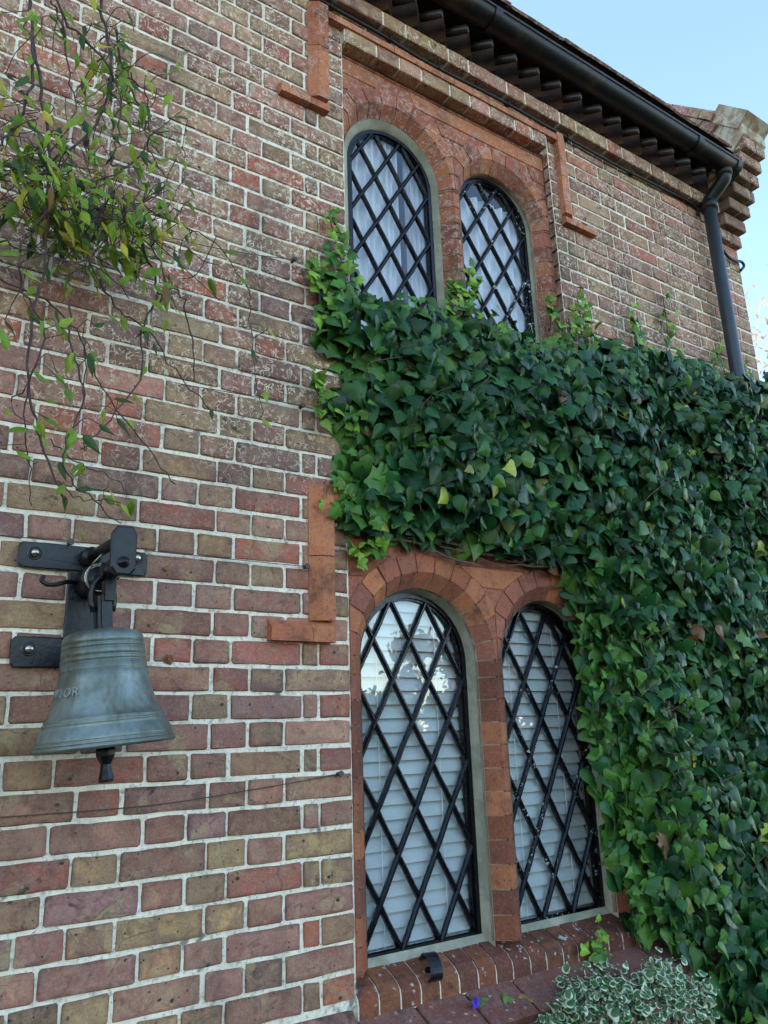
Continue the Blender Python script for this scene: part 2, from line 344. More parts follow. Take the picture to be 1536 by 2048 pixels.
# ------------------------------------------------------------ measured positions (metres)
STEMS= [(0.005, [(-1.122, -0.22, 2.645), (-1.115, -0.233, 2.533), (-1.099, -0.247, 2.396), (-1.092, -0.26, 2.244), (-1.109, -0.273, 2.118), (-1.147, -0.287, 2.017), (-1.203, -0.3, 1.925)]), (0.0045, [(-1.099, -0.24, 2.403), (-1.059, -0.23, 2.239), (-1.029, -0.22, 2.12), (-1.021, -0.21, 1.963), (-1.011, -0.2, 1.797), (-1.021, -0.19, 1.659), (-1.02, -0.18, 1.475), (-0.986, -0.17, 1.356), (-0.936, -0.16, 1.241), (-0.907, -0.15, 1.197)]), (0.005, [(-0.946, -0.26, 2.718), (-0.944, -0.25, 2.622), (-0.915, -0.24, 2.525), (-0.901, -0.23, 2.352), (-0.929, -0.22, 2.214), (-1.012, -0.21, 2.088), (-1.041, -0.2, 2.022)]), (0.004, [(-1.056, -0.2, 2.673), (-1.038, -0.217, 2.562), (-0.957, -0.233, 2.472), (-0.889, -0.25, 2.392), (-0.871, -0.267, 2.287), (-0.882, -0.283, 2.124), (-0.889, -0.3, 2.063)]), (0.0035, [(-0.9, -0.26, 2.532), (-0.858, -0.23, 2.426), (-0.796, -0.2, 2.344), (-0.761, -0.17, 2.263), (-0.705, -0.14, 2.222)]), (0.0022, [(-1.13, -0.25, 1.893), (-1.039, -0.24, 1.907), (-0.921, -0.23, 1.967), (-0.832, -0.22, 2.032), (-0.719, -0.21, 2.019), (-0.614, -0.2, 2.024), (-0.51, -0.172, 1.986), (-0.441, -0.144, 1.923), (-0.419, -0.116, 1.825), (-0.388, -0.088, 1.713), (-0.348, -0.06, 1.552)]), (0.0035, [(-0.786, -0.22, 1.925), (-0.735, -0.2, 1.83), (-0.716, -0.18, 1.801), (-0.673, -0.16, 1.848), (-0.637, -0.14, 1.831), (-0.596, -0.12, 1.725), (-0.577, -0.1, 1.613)]), (0.003, [(-0.722, -0.2, 1.789), (-0.75, -0.18, 1.715), (-0.75, -0.16, 1.65), (-0.743, -0.14, 1.558), (-0.808, -0.12, 1.437), (-0.872, -0.1, 1.349)]), (0.0028, [(-0.868, -0.16, 1.809), (-0.805, -0.135, 1.751), (-0.715, -0.11, 1.728), (-0.631, -0.085, 1.638), (-0.515, -0.06, 1.55)]), (0.0028, [(-1.105, -0.2, 1.71), (-0.998, -0.175, 1.701), (-0.917, -0.15, 1.652), (-0.856, -0.125, 1.565), (-0.807, -0.1, 1.501), (-0.687, -0.075, 1.39), (-0.605, -0.05, 1.31)]), (0.0032, [(-1.075, -0.28, 1.784), (-1.069, -0.26, 1.689), (-1.002, -0.24, 1.586), (-1.02, -0.22, 1.459), (-1.056, -0.2, 1.407)]), (0.0028, [(-0.948, -0.22, 1.693), (-0.93, -0.207, 1.567), (-0.895, -0.193, 1.459), (-0.923, -0.18, 1.314), (-0.903, -0.167, 1.244), (-0.826, -0.153, 1.195), (-0.771, -0.14, 1.154)]), (0.0018, [(-0.722, -0.16, 2.133), (-0.681, -0.15, 2.278), (-0.657, -0.14, 2.332), (-0.643, -0.13, 2.273), (-0.666, -0.12, 2.165)]), (0.0025, [(-1.124, -0.3, 1.754), (-1.056, -0.27, 1.769), (-0.983, -0.24, 1.784), (-0.88, -0.21, 1.807), (-0.792, -0.18, 1.762)]), (0.003, [(-1.141, -0.28, 1.967), (-1.039, -0.26, 1.996), (-0.929, -0.24, 2.041), (-0.826, -0.22, 2.147), (-0.771, -0.2, 2.287)]), (0.003, [(-0.966, -0.3, 1.854), (-0.892, -0.275, 1.912), (-0.795, -0.25, 1.919), (-0.717, -0.225, 1.853), (-0.718, -0.2, 1.774)]), (0.0022, [(-1.02, -0.18, 1.475), (-1.012, -0.153, 1.37), (-0.988, -0.127, 1.268), (-0.978, -0.1, 1.188)]), (0.002, [(-0.887, -0.15, 1.478), (-0.884, -0.135, 1.583), (-0.892, -0.12, 1.703)]), (0.0018, [(-0.948, -0.12, 1.355), (-0.868, -0.097, 1.31), (-0.774, -0.073, 1.291), (-0.725, -0.05, 1.25)]), (0.0018, [(-0.932, -0.14, 1.247), (-0.879, -0.12, 1.222), (-0.814, -0.1, 1.224), (-0.794, -0.08, 1.286)]), (0.003, [(-1.063, -0.2, 2.597), (-1.02, -0.215, 2.504), (-1.008, -0.23, 2.38), (-0.981, -0.245, 2.234), (-1.033, -0.26, 2.073)]), (0.0025, [(-0.838, -0.2, 2.462), (-0.787, -0.18, 2.435), (-0.761, -0.16, 2.339), (-0.738, -0.14, 2.295)])]
MASS= [((-0.951, -0.2, 1.952), 0.20270270270270271, 0.10810810810810811, 70), ((-1.072, -0.2, 2.1), 0.0945945945945946, 0.08108108108108109, 22), ((-0.795, -0.2, 1.949), 0.14864864864864866, 0.08108108108108109, 34), ((-0.907, -0.2, 2.46), 0.12162162162162163, 0.14864864864864866, 34), ((-0.786, -0.2, 2.297), 0.0945945945945946, 0.10810810810810811, 22), ((-0.966, -0.2, 1.67), 0.16216216216216217, 0.0945945945945946, 16), ((-0.958, -0.2, 1.429), 0.14864864864864866, 0.12162162162162163, 16), ((-0.86, -0.2, 2.146), 0.12162162162162163, 0.08108108108108109, 22), ((-1.103, -0.2, 2.47), 0.08108108108108109, 0.08108108108108109, 8), ((-0.676, -0.2, 1.757), 0.08108108108108109, 0.08108108108108109, 5), ((-0.848, -0.2, 1.18), 0.06756756756756757, 0.05405405405405406, 4), ((-0.393, -0.2, 1.792), 0.04054054054054054, 0.033783783783783786, 2), ((-0.717, -0.2, 2.043), 0.08108108108108109, 0.05405405405405406, 12)]
WIRES= [[(-0.963, -0.012, 0.475), (-0.621, -0.012, 0.475), (-0.35, -0.012, 0.494), (-0.068, -0.012, 0.52)], [(-0.667, -0.012, 1.125), (-0.438, -0.012, 1.125), (-0.175, -0.012, 1.125)], [(-0.591, -0.012, 1.634), (-0.402, -0.012, 1.644), (-0.188, -0.012, 1.651)], [(-0.673, -0.012, 2.109), (-0.463, -0.012, 2.131), (-0.217, -0.012, 2.179)], [(-1.024, -0.012, 1.128), (-0.86, -0.012, 1.127)]]
CABLE= [(-0.278, -0.018, 3.38), (-0.107, -0.018, 3.365), (0.171, -0.018, 3.36), (0.424, -0.018, 3.346), (0.819, -0.018, 3.359), (1.2, -0.018, 3.352), (1.667, -0.018, 3.349), (2.229, -0.018, 3.37)]
CABLE2= [(2.368, -0.03, 3.264), (2.419, -0.027, 3.173), (2.483, -0.023, 3.127), (2.558, -0.02, 3.123), (2.621, -0.02, 3.141), (2.645, -0.02, 3.12), (2.599, -0.02, 3.075)]
IVY=[(-0.101, 2.141), (-0.038, 2.123), (0.085, 2.113), (0.306, 2.152), (0.497, 2.168), (0.7, 2.151), (0.89, 2.136), (1.138, 2.227), (1.402, 2.262), (1.69, 2.3), (1.962, 2.317), (2.211, 2.325), (2.382, 2.31), (2.659, 2.301), (1.781, -0.559), (1.275, -0.39), (1.322, -0.245), (1.193, -0.129), (1.052, -0.029), (1.017, 0.069), (1.016, 0.212), (0.997, 0.377), (0.985, 0.581), (0.973, 0.756), (0.969, 0.9), (0.966, 1.029), (0.96, 1.114), (0.877, 1.193), (0.703, 1.233), (0.513, 1.241), (0.334, 1.231), (0.169, 1.239), (0.052, 1.218), (-0.022, 1.242), (-0.075, 1.316), (-0.083, 1.38), (-0.044, 1.453), (-0.023, 1.542), (-0.069, 1.584), (-0.096, 1.648), (-0.067, 1.707), (-0.046, 1.784), (-0.083, 1.847), (-0.13, 1.889), (-0.138, 1.96)]
SHOOTS={'a': [(-0.007, -0.03, 2.161), (-0.045, -0.03, 2.268), (-0.08, -0.03, 2.398)], 'b': [(-0.069, -0.03, 2.062), (-0.127, -0.03, 2.121), (-0.156, -0.03, 2.18)], 'c': [(-0.071, -0.03, 1.947), (-0.129, -0.03, 1.968)], 'd': [(-0.039, -0.03, 1.608), (-0.113, -0.03, 1.681), (-0.154, -0.03, 1.734)], 'e': [(-0.008, -0.03, 1.305), (-0.044, -0.03, 1.35), (-0.053, -0.03, 1.391)], 'g': [(0.084, -0.03, 1.199), (0.036, -0.03, 1.186), (-0.008, -0.03, 1.17)], 'h': [(0.503, -0.03, 2.195), (0.536, -0.03, 2.293), (0.555, -0.03, 2.377)], 'i': [(0.453, -0.03, 2.18), (0.483, -0.03, 2.254), (0.448, -0.03, 2.287)], 'j': [(0.973, -0.03, 2.17), (1.003, -0.03, 2.296), (0.983, -0.03, 2.374)], 'k': [(1.132, -0.03, 2.237), (1.117, -0.03, 2.354)], 'l': [(1.23, -0.03, 2.263), (1.199, -0.03, 2.378), (1.19, -0.03, 2.47)], 'm': [(1.575, -0.03, 2.305), (1.565, -0.03, 2.406), (1.57, -0.03, 2.513)], 'n': [(1.819, -0.03, 2.33), (1.83, -0.03, 2.508), (1.833, -0.03, 2.675)], 'o': [(2.169, -0.03, 2.363), (2.232, -0.03, 2.478)], 'q': [(2.475, -0.03, 2.352), (2.427, -0.03, 2.427)], 'r': [(0.887, -0.03, -0.163), (0.911, -0.03, -0.093), (0.908, -0.03, -0.032)], 's': [(0.855, -0.03, -0.216), (0.816, -0.03, -0.165)], 't': [(0.707, -0.03, 2.166), (0.66, -0.03, 2.23)], 'u': [(-0.062, -0.03, 1.415), (0.001, -0.03, 1.289)]}
# ------------------------------------------------------------ ground
def mat_ground():
    N = NT('lawn'); sp = N.sep()
    c = N.mix(N.ramp(N.noise(3, 6, .7), .3, .7), (.035, .055, .016), (.05, .06, .022)); c = N.mix(N.ramp(N.noise(.25, 3), .4, .6, 0, .6), c, (.08, .065, .035))
    N.bsdf(c, .95, N.bump(N.noise(40, 4), .6, .03), .2); return N.m
g = MB(); g.add([(-900, -900, -.9), (900, -900, -.9), (900, 900, -.9), (-900, 900, -.9)], [(0, 1, 2, 3)])
tag(g.build('ground', mat_ground()), kind='structure')
def mat_path():
    N = NT('dark_gravel'); c = N.mix(N.ramp(N.noise(60, 4, .7), .3, .7), (.07, .063, .05), (.045, .042, .034)); N.bsdf(c, .95, N.bump(N.vor(70), .8, .01), .2); return N.m
g = MB(); g.add([(-14, -9, -.896), (14, -9, -.896), (14, -.35, -.896), (-14, -.35, -.896)], [(0, 1, 2, 3)])
tag(g.build('added_gravel', mat_path()), kind='structure')  # added out of view, coloured dark to limit light bounced onto undersides

# ------------------------------------------------------------ the house
house = empty('brick_house', 'old red and brown brick house with arched lattice windows and black gutter', 'house')
house.location = (0, 0, -.9)
def hp(name, mb, mat, parent=None, smooth=False):       # a part of the house, built in world coordinates
    o = mb.build(name, mat, parent or house, smooth)
    if (parent or house) is house: o.location = (0, 0, .9)
    return o
YM = .0035                                     # mortar face just behind the brick faces
LX = -1.95                                     # left end of the brickwork built brick by brick
def mortar_plate(mb, x0, x1, z0, z1, y=YM):
    nx = max(1, int((x1-x0)/.5)); box(mb, x0, x1, y, y+.1, z0, z1)
wm = MB()
mortar_plate(wm, LX, -.018, -.9, 1.9); mortar_plate(wm, LX, .0, 1.9, 3.45)
mortar_plate(wm, 1.19, 2.64, -.9, 1.9); mortar_plate(wm, 1.12, 2.64, 1.9, 3.45)
mortar_plate(wm, .0, 1.12, 3.3, 3.45); box(wm, .0, 1.12, .03, .1, 3.232, 3.3)
mortar_plate(wm, -.018, 1.19, 1.385, 1.9); mortar_plate(wm, -.018, 1.19, -.9, -.13)
wall = hp('wall', wm, M['mortar'])
fm = MB()
box(fm, -8, LX, -.0, .1, -.9, 3.45)
box(fm, -8, 2.64, 4.6, 4.7, -.9, 3.45); box(fm, -8, -7.9, .1, 4.6, -.9, 3.45); box(fm, 2.54, 2.64, .1, 4.6, -.9, 3.7)
for s in (-8, 2.545):
    fm.add([(s, .1, 3.45), (s, 4.6, 3.45), (s, 2.3, 5.75), (s+.095, .1, 3.45), (s+.095, 4.6, 3.45), (s+.095, 2.3, 5.75)], [(0, 2, 1), (3, 4, 5), (0, 1, 4, 3), (1, 2, 5, 4), (0, 3, 5, 2)])
tag(hp('outer_wall', fm, M['far']))
H = .1115; J = .0096; JX = .0078
PAL = [((.3, .14, .088), (.36, .2, .11), 6), ((.4, .125, .068), (.31, .14, .09), 3), ((.31, .185, .095), (.42, .265, .115), 6), ((.43, .295, .13), (.33, .205, .1), 3.5),
       ((.47, .25, .155), (.38, .18, .11), 3.5), ((.24, .13, .098), (.31, .17, .115), 3), ((.15, .092, .068), (.26, .155, .085), .9), ((.5, .15, .065), (.37, .14, .08), 1)]
PW = [q[2] for q in PAL]
def bcol():
    a, b, _ = rnd.choices(PAL, PW)[0]; k = rnd.uniform(.76, 1.2); m = rnd.uniform(.9, 1.15); h = (1.02, rnd.uniform(.86, .98), rnd.uniform(.92, 1.12)); return tuple(v*k*q for v, q in zip(a, h)), tuple(v*k*m*q for v, q in zip(b, h))
bricks = []                                    # (x0,x1,z0,z1,y)
def lay(x, z, seq, xmin):                      # lay from x leftwards
    for L in seq:
        a = x-L*H
        if x <= xmin: return
        bricks.append((a, x, z)); x = a
def seq_from(head):
    yield from head
    while True:
        yield 2; yield 1
        if rnd.random() < .08: yield 1
for k in range(-1, 45):
    z = k*.075; edge = -.018 if z < 1.9 else 0.0
    lay(edge, z, seq_from([2, 1, 1] if k % 2 == 0 else [1, .5, 2, 1, 1]), LX+.1)
for k in range(25, 45):                        # right of the upper window, from the corner back to the jamb
    z = k*.075; x = 2.64
    for L in seq_from([2, 1, 1, 2, 1] if k % 2 == 0 else [1, .5, 2, 1]):
        a = x-L*H
        if a < 1.12+.04: a = 1.12
        bricks.append((a, x, z)); x = a
        if x <= 1.121: break
for k in range(18, 26):                        # behind the ivy between the windows
    z = k*.075; x = 1.19
    for L in seq_from([2, 1]):
        a = max(x-L*H, -.018); bricks.append((a, x, z)); x = a
        if x <= -.0179: break
for k in range(-1, 25):                        # behind the ivy right of the lower window
    z = k*.075; x = 1.78
    for L in seq_from([2, 1]):
        a = max(x-L*H, 1.19); bricks.append((a, x, z)); x = a
        if x <= 1.1901: break
for k in (44,):                                # course over the upper window
    z = k*.075; x = 1.12
    for L in seq_from([1, 2]):
        a = max(x-L*H, 0.); bricks.append((a, x, z)); x = a
        if x <= .0001: break
def under_ivy(x, z): return (-.05 < x < 2.6 and 1.3 < z < 2.1) or (x > 1.16 and z < 2.2)
ranked = sorted(bricks, key=lambda b: -(0 if under_ivy((b[0]+b[1])/2, b[2]+.037) else size_seen(((b[0]+b[1])/2, 0, b[2]+.037), math.sqrt((b[1]-b[0])*.075))))
solo = set(ranked[:300])
field = MB()
for b in bricks:
    x0, x1, z0 = b
    c, c2 = bcol(); y = rnd.gauss(0, .0012)-(.0008)
    mb = MB() if b in solo else field
    j1, j2 = JX*rnd.uniform(.35, .75), JX*rnd.uniform(.35, .75); t = rnd.uniform(-.0012, .0012)
    if x1-x0 < .02: continue
    pts = rect_pts(x0+j1, x1-j2, z0+J*rnd.uniform(.4, .7), z0+.075-J*rnd.uniform(.4, .7), .036, rnd.uniform(.002, .0055))
    pts = [(px, pz+t*(px-x0)/max(.05, x1-x0)*2) for px, pz in pts]
    brick_slab(mb, pts, (0, y, 0), (1, 0, 0), (0, 0, 1), (0, -1, 0), .03, rnd.uniform(.002, .0036), c, c2, .0016, .0008)
    if b in solo: mb.build('brick', M['brick'], wall)
tag(field.build('brickwork', M['brick'], wall), kind='stuff')

# ---- plinth : sloping offset bricks under the wall
pm = MB(); box(pm, LX, -.03, -.075, YM, -.9, -.19); box(pm, -.03, 2.64, -.12, YM, -.9, -.205)
pm.add([(LX, YM, -.095), (-.03, YM, -.095), (-.03, -.07, -.17), (LX, -.07, -.17), (LX, -.07, -.2), (-.03, -.07, -.2)], [(3, 2, 1, 0), (4, 5, 2, 3)])
pm.add([(-.03, YM, -.128), (2.64, YM, -.128), (2.64, -.115, -.185), (-.03, -.115, -.185), (-.03, -.115, -.21), (2.64, -.115, -.21)], [(3, 2, 1, 0), (4, 5, 2, 3)])
pm.c = [(.22, .11, .08)]*len(pm.f); pm.c2 = [(.26, .15, .1)]*len(pm.f)
plinth = hp('plinth', pm, M['brick'])
def plinth_brick(x0, x1, ya, za, yb, zb, mat, c, c2):
    mb = MB(); U = Vector((1, 0, 0)); V = Vector((0, ya-yb, za-zb)); L = V.length; V.normalize(); Nn = U.cross(V)
    slab(mb, rect_pts(x0+.004, x1-.004, 0, L, .06, .006), (0, yb, zb), U, V, Nn, .05, .004, c, c2, .0015, .001)
    mb.build('plinth_brick', mat, plinth)
x = -.032
while x > LX+.1:
    L = rnd.choice([.223, .223, .112]); c, c2 = bcol(); plinth_brick(x-L, x, -.003, -.088, -.082, -.168, M['sillb'], tuple(v*.75 for v in c), c2); x -= L
x = -.028
for L in [.2, .18, .19, .21, .19, .2, .2, .2, .2]:
    c = (.24, .085, .06); k = rnd.uniform(.7, 1.05); plinth_brick(x, x+L, -.004, -.118, -.128, -.178, M['sillb'], tuple(v*k for v in c), (.2, .1, .08)); x += L

# ---- arched windows -------------------------------------------------
def arch_line(xc, r, zb, zs, n=28):
    p = [(xc+r, zb), (xc+r, zs)]+[(xc+r*math.cos(math.pi*i/n), zs+r*math.sin(math.pi*i/n)) for i in range(1, n)]+[(xc-r, zs), (xc-r, zb)]
    return p                                   # counter-clockwise, starts bottom right
def clip_half(poly, a, b, c):                  # keep a*x+b*z <= c
    out = []
    for i in range(len(poly)):
        p, q = poly[i], poly[(i+1) % len(poly)]; fp = a*p[0]+b*p[1]-c; fq = a*q[0]+b*q[1]-c
        if fp <= 0: out.append(p)
        if fp*fq < 0:
            t = fp/(fp-fq); out.append((p[0]+(q[0]-p[0])*t, p[1]+(q[1]-p[1])*t))
    return out
def clip_convex(poly, conv):                   # conv counter-clockwise
    for i in range(len(conv)):
        p, q = conv[i], conv[(i+1) % len(conv)]; a, b = (q[1]-p[1]), -(q[0]-p[0])
        poly = clip_half(poly, a, b, a*p[0]+b*p[1])
        if len(poly) < 3: return []
    return poly
def ring(mb, outer, inner, y0, y1, c=(1, 1, 1)):
    n = len(outer); v = []
    for P, y in ((outer, y0), (inner, y0), (inner, y1), (outer, y1)): v += [(x, y, z) for x, z in P]
    f = []
    for i in range(n):
        j = (i+1) % n
        f += [(i, j, n+j, n+i), (n+i, n+j, 2*n+j, 2*n+i), (3*n+i, 3*n+j, j, i)]
    mb.add(v, f, c)
def area(p): return abs(sum(p[i][0]*p[(i+1) % len(p)][1]-p[(i+1) % len(p)][0]*p[i][1] for i in range(len(p))))/2
def window(xc, r, zb, zs, yf, a, b, node, mat, label, bw=.008):
    fw = .016
    mb = MB(); ring(mb, arch_line(xc, r, zb, zs), arch_line(xc, r-fw, zb+fw, zs), yf-.006, yf+.022)
    ring(mb, arch_line(xc, r-fw+.001, zb+fw-.001, zs), arch_line(xc, r-fw-.008, zb+fw+.008, zs), yf+.002, yf+.02)
    win = hp('window', mb, mat); tag(win, label)
    inner = arch_line(xc, r-fw+.002, zb+fw-.002, zs)
    x0, z0 = node; L = 3.
    def line_bars(sgn, yo):
        d = Vector((a, 0, sgn*b)).normalized(); nrm = Vector((-d.z, 0, d.x))
        for k in range(-14, 15):
            o = Vector((x0+2*k*a, 0, z0))
            poly = [(o.x+d.x*s*L+nrm.x*w_*bw, o.z+d.z*s*L+nrm.z*w_*bw) for s, w_ in ((-1, 1), (-1, -1), (1, -1), (1, 1))]
            if sum(poly[i][0]*poly[(i+1) % 4][1]-poly[(i+1) % 4][0]*poly[i][1] for i in range(4)) < 0: poly.reverse()
            cp = clip_convex(poly, inner)
            if len(cp) < 3 or area(cp) < .00045: continue
            # lengthwise split so the bar has a raised ridge
            def ext(P):
                s = [((q[0]-o.x)*d.x+(q[1]-o.z)*d.z) for q in P]; return min(s), max(s)
            s0, s1 = ext(cp); n_ = max(2, int((s1-s0)/.05)); m2 = MB(); vs_ = []
            for i in range(n_+1):
                s = s0+(s1-s0)*i/n_; jx = rnd.uniform(-.0011, .0011); q = o+d*s
                for wv, dy in ((-1, .012), (-1, .001), (-.35, -.0045), (.35, -.0045), (1, .001), (1, .012)):
                    vs_.append((q.x+nrm.x*(wv*bw+jx), yf+yo+dy, q.z+nrm.z*(wv*bw+jx)))
            fs = []
            for i in range(n_):
                for m in range(5): fs.append((i*6+m, i*6+m+1, (i+1)*6+m+1, (i+1)*6+m) if sgn > 0 else (i*6+m, (i+1)*6+m, (i+1)*6+m+1, i*6+m+1))
            m2.add(vs_, fs); m2.build('glazing_bar', mat, win)
    line_bars(1, .0); line_bars(-1, .0035)
    yg = yf+.011
    for i in range(-8, 9):
        for jj in range(-16, 17):
            cx = x0+a*i; cz = z0+b*jj
            if (i+jj) % 2 == 0: continue
            cp = clip_convex([(cx+a, cz), (cx, cz+b), (cx-a, cz), (cx, cz-b)], inner)
            if len(cp) < 3 or area(cp) < .0006: continue
            m3 = MB(); tx, tz = rnd.gauss(0, .0022), rnd.gauss(0, .0022)
            m3.add([(q[0], yg+tx*(q[0]-cx)+tz*(q[1]-cz), q[1]) for q in cp], [tuple(range(len(cp)))])
            m3.build('pane', M['glass'], win)
    return win
TC = [((.4, .125, .055), (.33, .1, .052)), ((.33, .1, .058), (.29, .09, .055)), ((.47, .17, .07), (.4, .13, .06)), ((.28, .09, .06), (.33, .11, .065))]
def tcol(k=1):
    a, b = rnd.choice(TC); s = rnd.uniform(.85, 1.2)*k; return tuple(v*s for v in a), tuple(v*s for v in b)
def surround(c1, r1, c2, r2, zb, zs, yp, ch, ydeep, xl, xr, ztop, yf, rf, hidden_left, tk=.062, dark=1.):
    """moulded brick surround of a two-light window: chamfered jambs, mullion, arch rings, spandrel, cement reveal"""
    bm_ = MB(); xm = ((c1+r1)+(c2-r2))/2; e = .004
    yb = yp+e
    # mortar backing with two arched holes, built as strips
    for (xa, xb, cc, rr) in ((xl, xm, c1, r1), (xm, xr, c2, r2)):
        n = 24; P = arch_line(cc, rr+.002, zb, zs, n); pts = [q for q in P if q[1] >= zs]
        top = [(xb+(xa-xb)*i/(len(pts)-1), ztop) for i in range(len(pts))]
        v = [(q[0], yb, q[1]) for q in pts]+[(q[0], yb, q[1]) for q in top]; m = len(pts)
        bm_.add(v, [(i, m+i, m+i+1, i+1) for i in range(m-1)])
        bm_.add([(cc+rr+.002, yb, zb), (xb, yb, zb), (xb, yb, ztop), (cc+rr+.002, yb, zs)], [(0, 1, 2, 3)]); bm_.add([(cc-rr-.002, yb, zb), (xa, yb, zb), (xa, yb, ztop), (cc-rr-.002, yb, zs)], [(0, 3, 2, 1)])
    core = MB()
    for (cc, rr) in ((c1, r1), (c2, r2)):      # mortar core of chamfer
        A = arch_line(cc, rr-.003, zb, zs); B = arch_line(cc, rr-ch-.001, zb, zs); n = len(A)
        v = [(x, yp+.005, z) for x, z in A]+[(x, yp+ch+.005, z) for x, z in B]+[(x, ydeep, z) for x, z in B]
        core.add(v, [(i, n+i, n+i+1, i+1) for i in range(n-1)]+[(n+i, 2*n+i, 2*n+i+1, n+i+1) for i in range(n-1)])
    bm_.c = [(.3, .09, .05)]*len(bm_.f); bm_.c2 = [(.36, .12, .07)]*len(bm_.f)
    sur = hp('window_surround', bm_, M['darkterra']); core.build('joint', M['joint'], sur)
    # cement reveal between the chamfer and the iron frame
    rv = MB()
    for cc, rr in ((c1, r1), (c2, r2)):
        cf = cc+(.0 if abs(cc-c1) < .01 else 0)
        A = arch_line(cc, rr-ch+.001, zb-.03, zs); n = len(A)
        B = arch_line(WC[cc][0], rf+.006, zb-.03, zs); C = arch_line(WC[cc][0], rf-.004, zb-.03, zs)
        v = [(x, yp+ch-.004, z) for x, z in A]+[(x, yf-.012, z) for x, z in B]+[(x, yf+.004, z) for x, z in C]+[(x, yf+.05, z) for x, z in C]
        rv.add(v, [(k*n+i, (k+1)*n+i, (k+1)*n+i+1, k*n+i+1) for k in range(3) for i in range(n-1)])
    rv.build('reveal', M['cement'], sur, True)
    # jambs and mullion, one moulded brick for each course
    zc = zb; i = 0
    while zc < zs-.001:
        h = min(.075, zs-zc); z0, z1 = zc+.0022, zc+h-.0022; jx = rnd.uniform(-.0012, .0012)
        for poly, nm in (([(c1+r1+jx, yp), (c2-r2+jx, yp), (c2-r2+ch, yp+ch), (c2-r2+ch, ydeep), (c1+r1-ch, ydeep), (c1+r1-ch, yp+ch)], 'mullion_brick'),
                         ([(xl+.001, yp), (c1-r1+jx, yp), (c1-r1+ch, yp+ch), (c1-r1+ch, ydeep), (xl+.001, ydeep)], 'jamb_brick'),
                         ([(c2+r2+jx, yp), (xr-.001, yp), (xr-.001, ydeep), (c2+r2-ch, ydeep), (c2+r2-ch, yp+ch)], 'jamb_brick')):
            mb = MB(); a, b = tcol(.62 if rnd.random() < .55 else .95); prism(mb, poly, z0, z1, tuple(v*dark for v in a), tuple(v*dark for v in b)); mb.build(nm, M['terra'], sur)
        zc += h; i += 1
    # arch rings
    for (cc, rr, xa, xb) in ((c1, r1, xl, xm), (c2, r2, xm, xr)):
        n = max(11, int(round(math.pi*rr/.072)))
        for k in range(n):
            t0 = math.pi*k/n; t1 = math.pi*(k+1)/n; gp = .0034/rr; a, b = tcol(1.); mb = MB(); V = []; ns = 3
            for s in range(ns):
                t = t0+gp+(t1-t0-2*gp)*s/(ns-1); t += rnd.uniform(-.003, .003); ct, st = math.cos(t), math.sin(t); R_ = rr+tk*rnd.uniform(.93, 1.05)
                if ct > 1e-4: R_ = min(R_, (xb-.0015-cc)/ct)
                if ct < -1e-4: R_ = min(R_, (xa+.0015-cc)/ct)
                R_ = max(R_, rr+.004)
                for rad, y in ((R_, yp), (rr, yp), (rr-ch, yp+ch), (rr-ch, ydeep), (R_, ydeep)): jr = rnd.uniform(-.0012, .0012); V.append((cc+(rad+jr)*ct, y+jr*.5, zs+(rad+jr)*st))
            F = [(4, 3, 2, 1, 0), tuple(5*(ns-1)+q for q in range(5))]
            for s in range(ns-1):
                for q in range(5): q2 = (q+1) % 5; F.append((5*s+q, 5*s+q2, 5*(s+1)+q2, 5*(s+1)+q))
            mb.add(V, F, a, b); mb.build('voussoir', M['terra'], sur)
    # spandrel courses cut to the arches
    def gap(z):                                 # free x-intervals at height z
        xs = [(xl, xr)]
        for cc, rr in ((c1, r1), (c2, r2)):
            q = (rr+tk+.005)**2-(z-zs)**2
            if q <= 0: continue
            q = math.sqrt(q); nx = []
            for A, B in xs:
                if cc-q > A: nx.append((A, min(B, cc-q)))
                if cc+q < B: nx.append((max(A, cc+q), B))
            xs = nx
        return xs
    z = zs+.1; row = 0
    while z < ztop-.01:
        z1 = min(z+.075, ztop)
        lo, hi = gap(z+.003), gap(z1-.003)
        if len(lo) == len(hi):
            for (A0, B0), (A1, B1) in zip(lo, hi):
                if B1-A1 < .03: continue
                m = max(1, int(round((B1-A1)/.21))); off = (row % 2)*.3
                cuts = [0]+[(q+off*.5)/m for q in range(1, m)]+[1]
                for u, w_ in zip(cuts[:-1], cuts[1:]):
                    a0, b0, a1, b1 = A0+(B0-A0)*u, A0+(B0-A0)*w_, A1+(B1-A1)*u, A1+(B1-A1)*w_; g_ = .003
                    if min(b0-a0, b1-a1) < .012: a0 = min(a0, a1+.0) if b0-a0 < .012 else a0
                    pts = [(a0+g_, z+.002), (b0-g_, z+.002), (b1-g_, z1-.002), (a1+g_, z1-.002)]
                    if area(pts) < .0006: continue
                    mb = MB(); a, b = tcol(.85*dark); slab(mb, pts, (0, yp-.0003, 0), (1, 0, 0), (0, 0, 1), (0, -1, 0), .03, .002, a, b, .001, .0005); mb.build('spandrel_brick', M['terra'], sur)
        else:                                   # the row where the crowns end
            for (A0, B0) in lo:
                if B0-A0 < .02: continue
                mb = MB(); a, b = tcol(.9*dark); mid = (A0+B0)/2; up = min(.03, (B0-A0)*.3)
                pts = [(A0+.003, z+.002), (B0-.003, z+.002), (min(B0+up, xr)-.003, z1-.002), (max(A0-up, xl)+.003, z1-.002)]
                slab(mb, pts, (0, yp-.0003, 0), (1, 0, 0), (0, 0, 1), (0, -1, 0), .03, .002, a, b, .001, .0005); mb.build('spandrel_brick', M['terra'], sur)
        z = z1; row += 1
    return sur
WC = {.288: (.2865, 0), .88: (.876, 0), .2765: (.283, 0), .834: (.830, 0)}
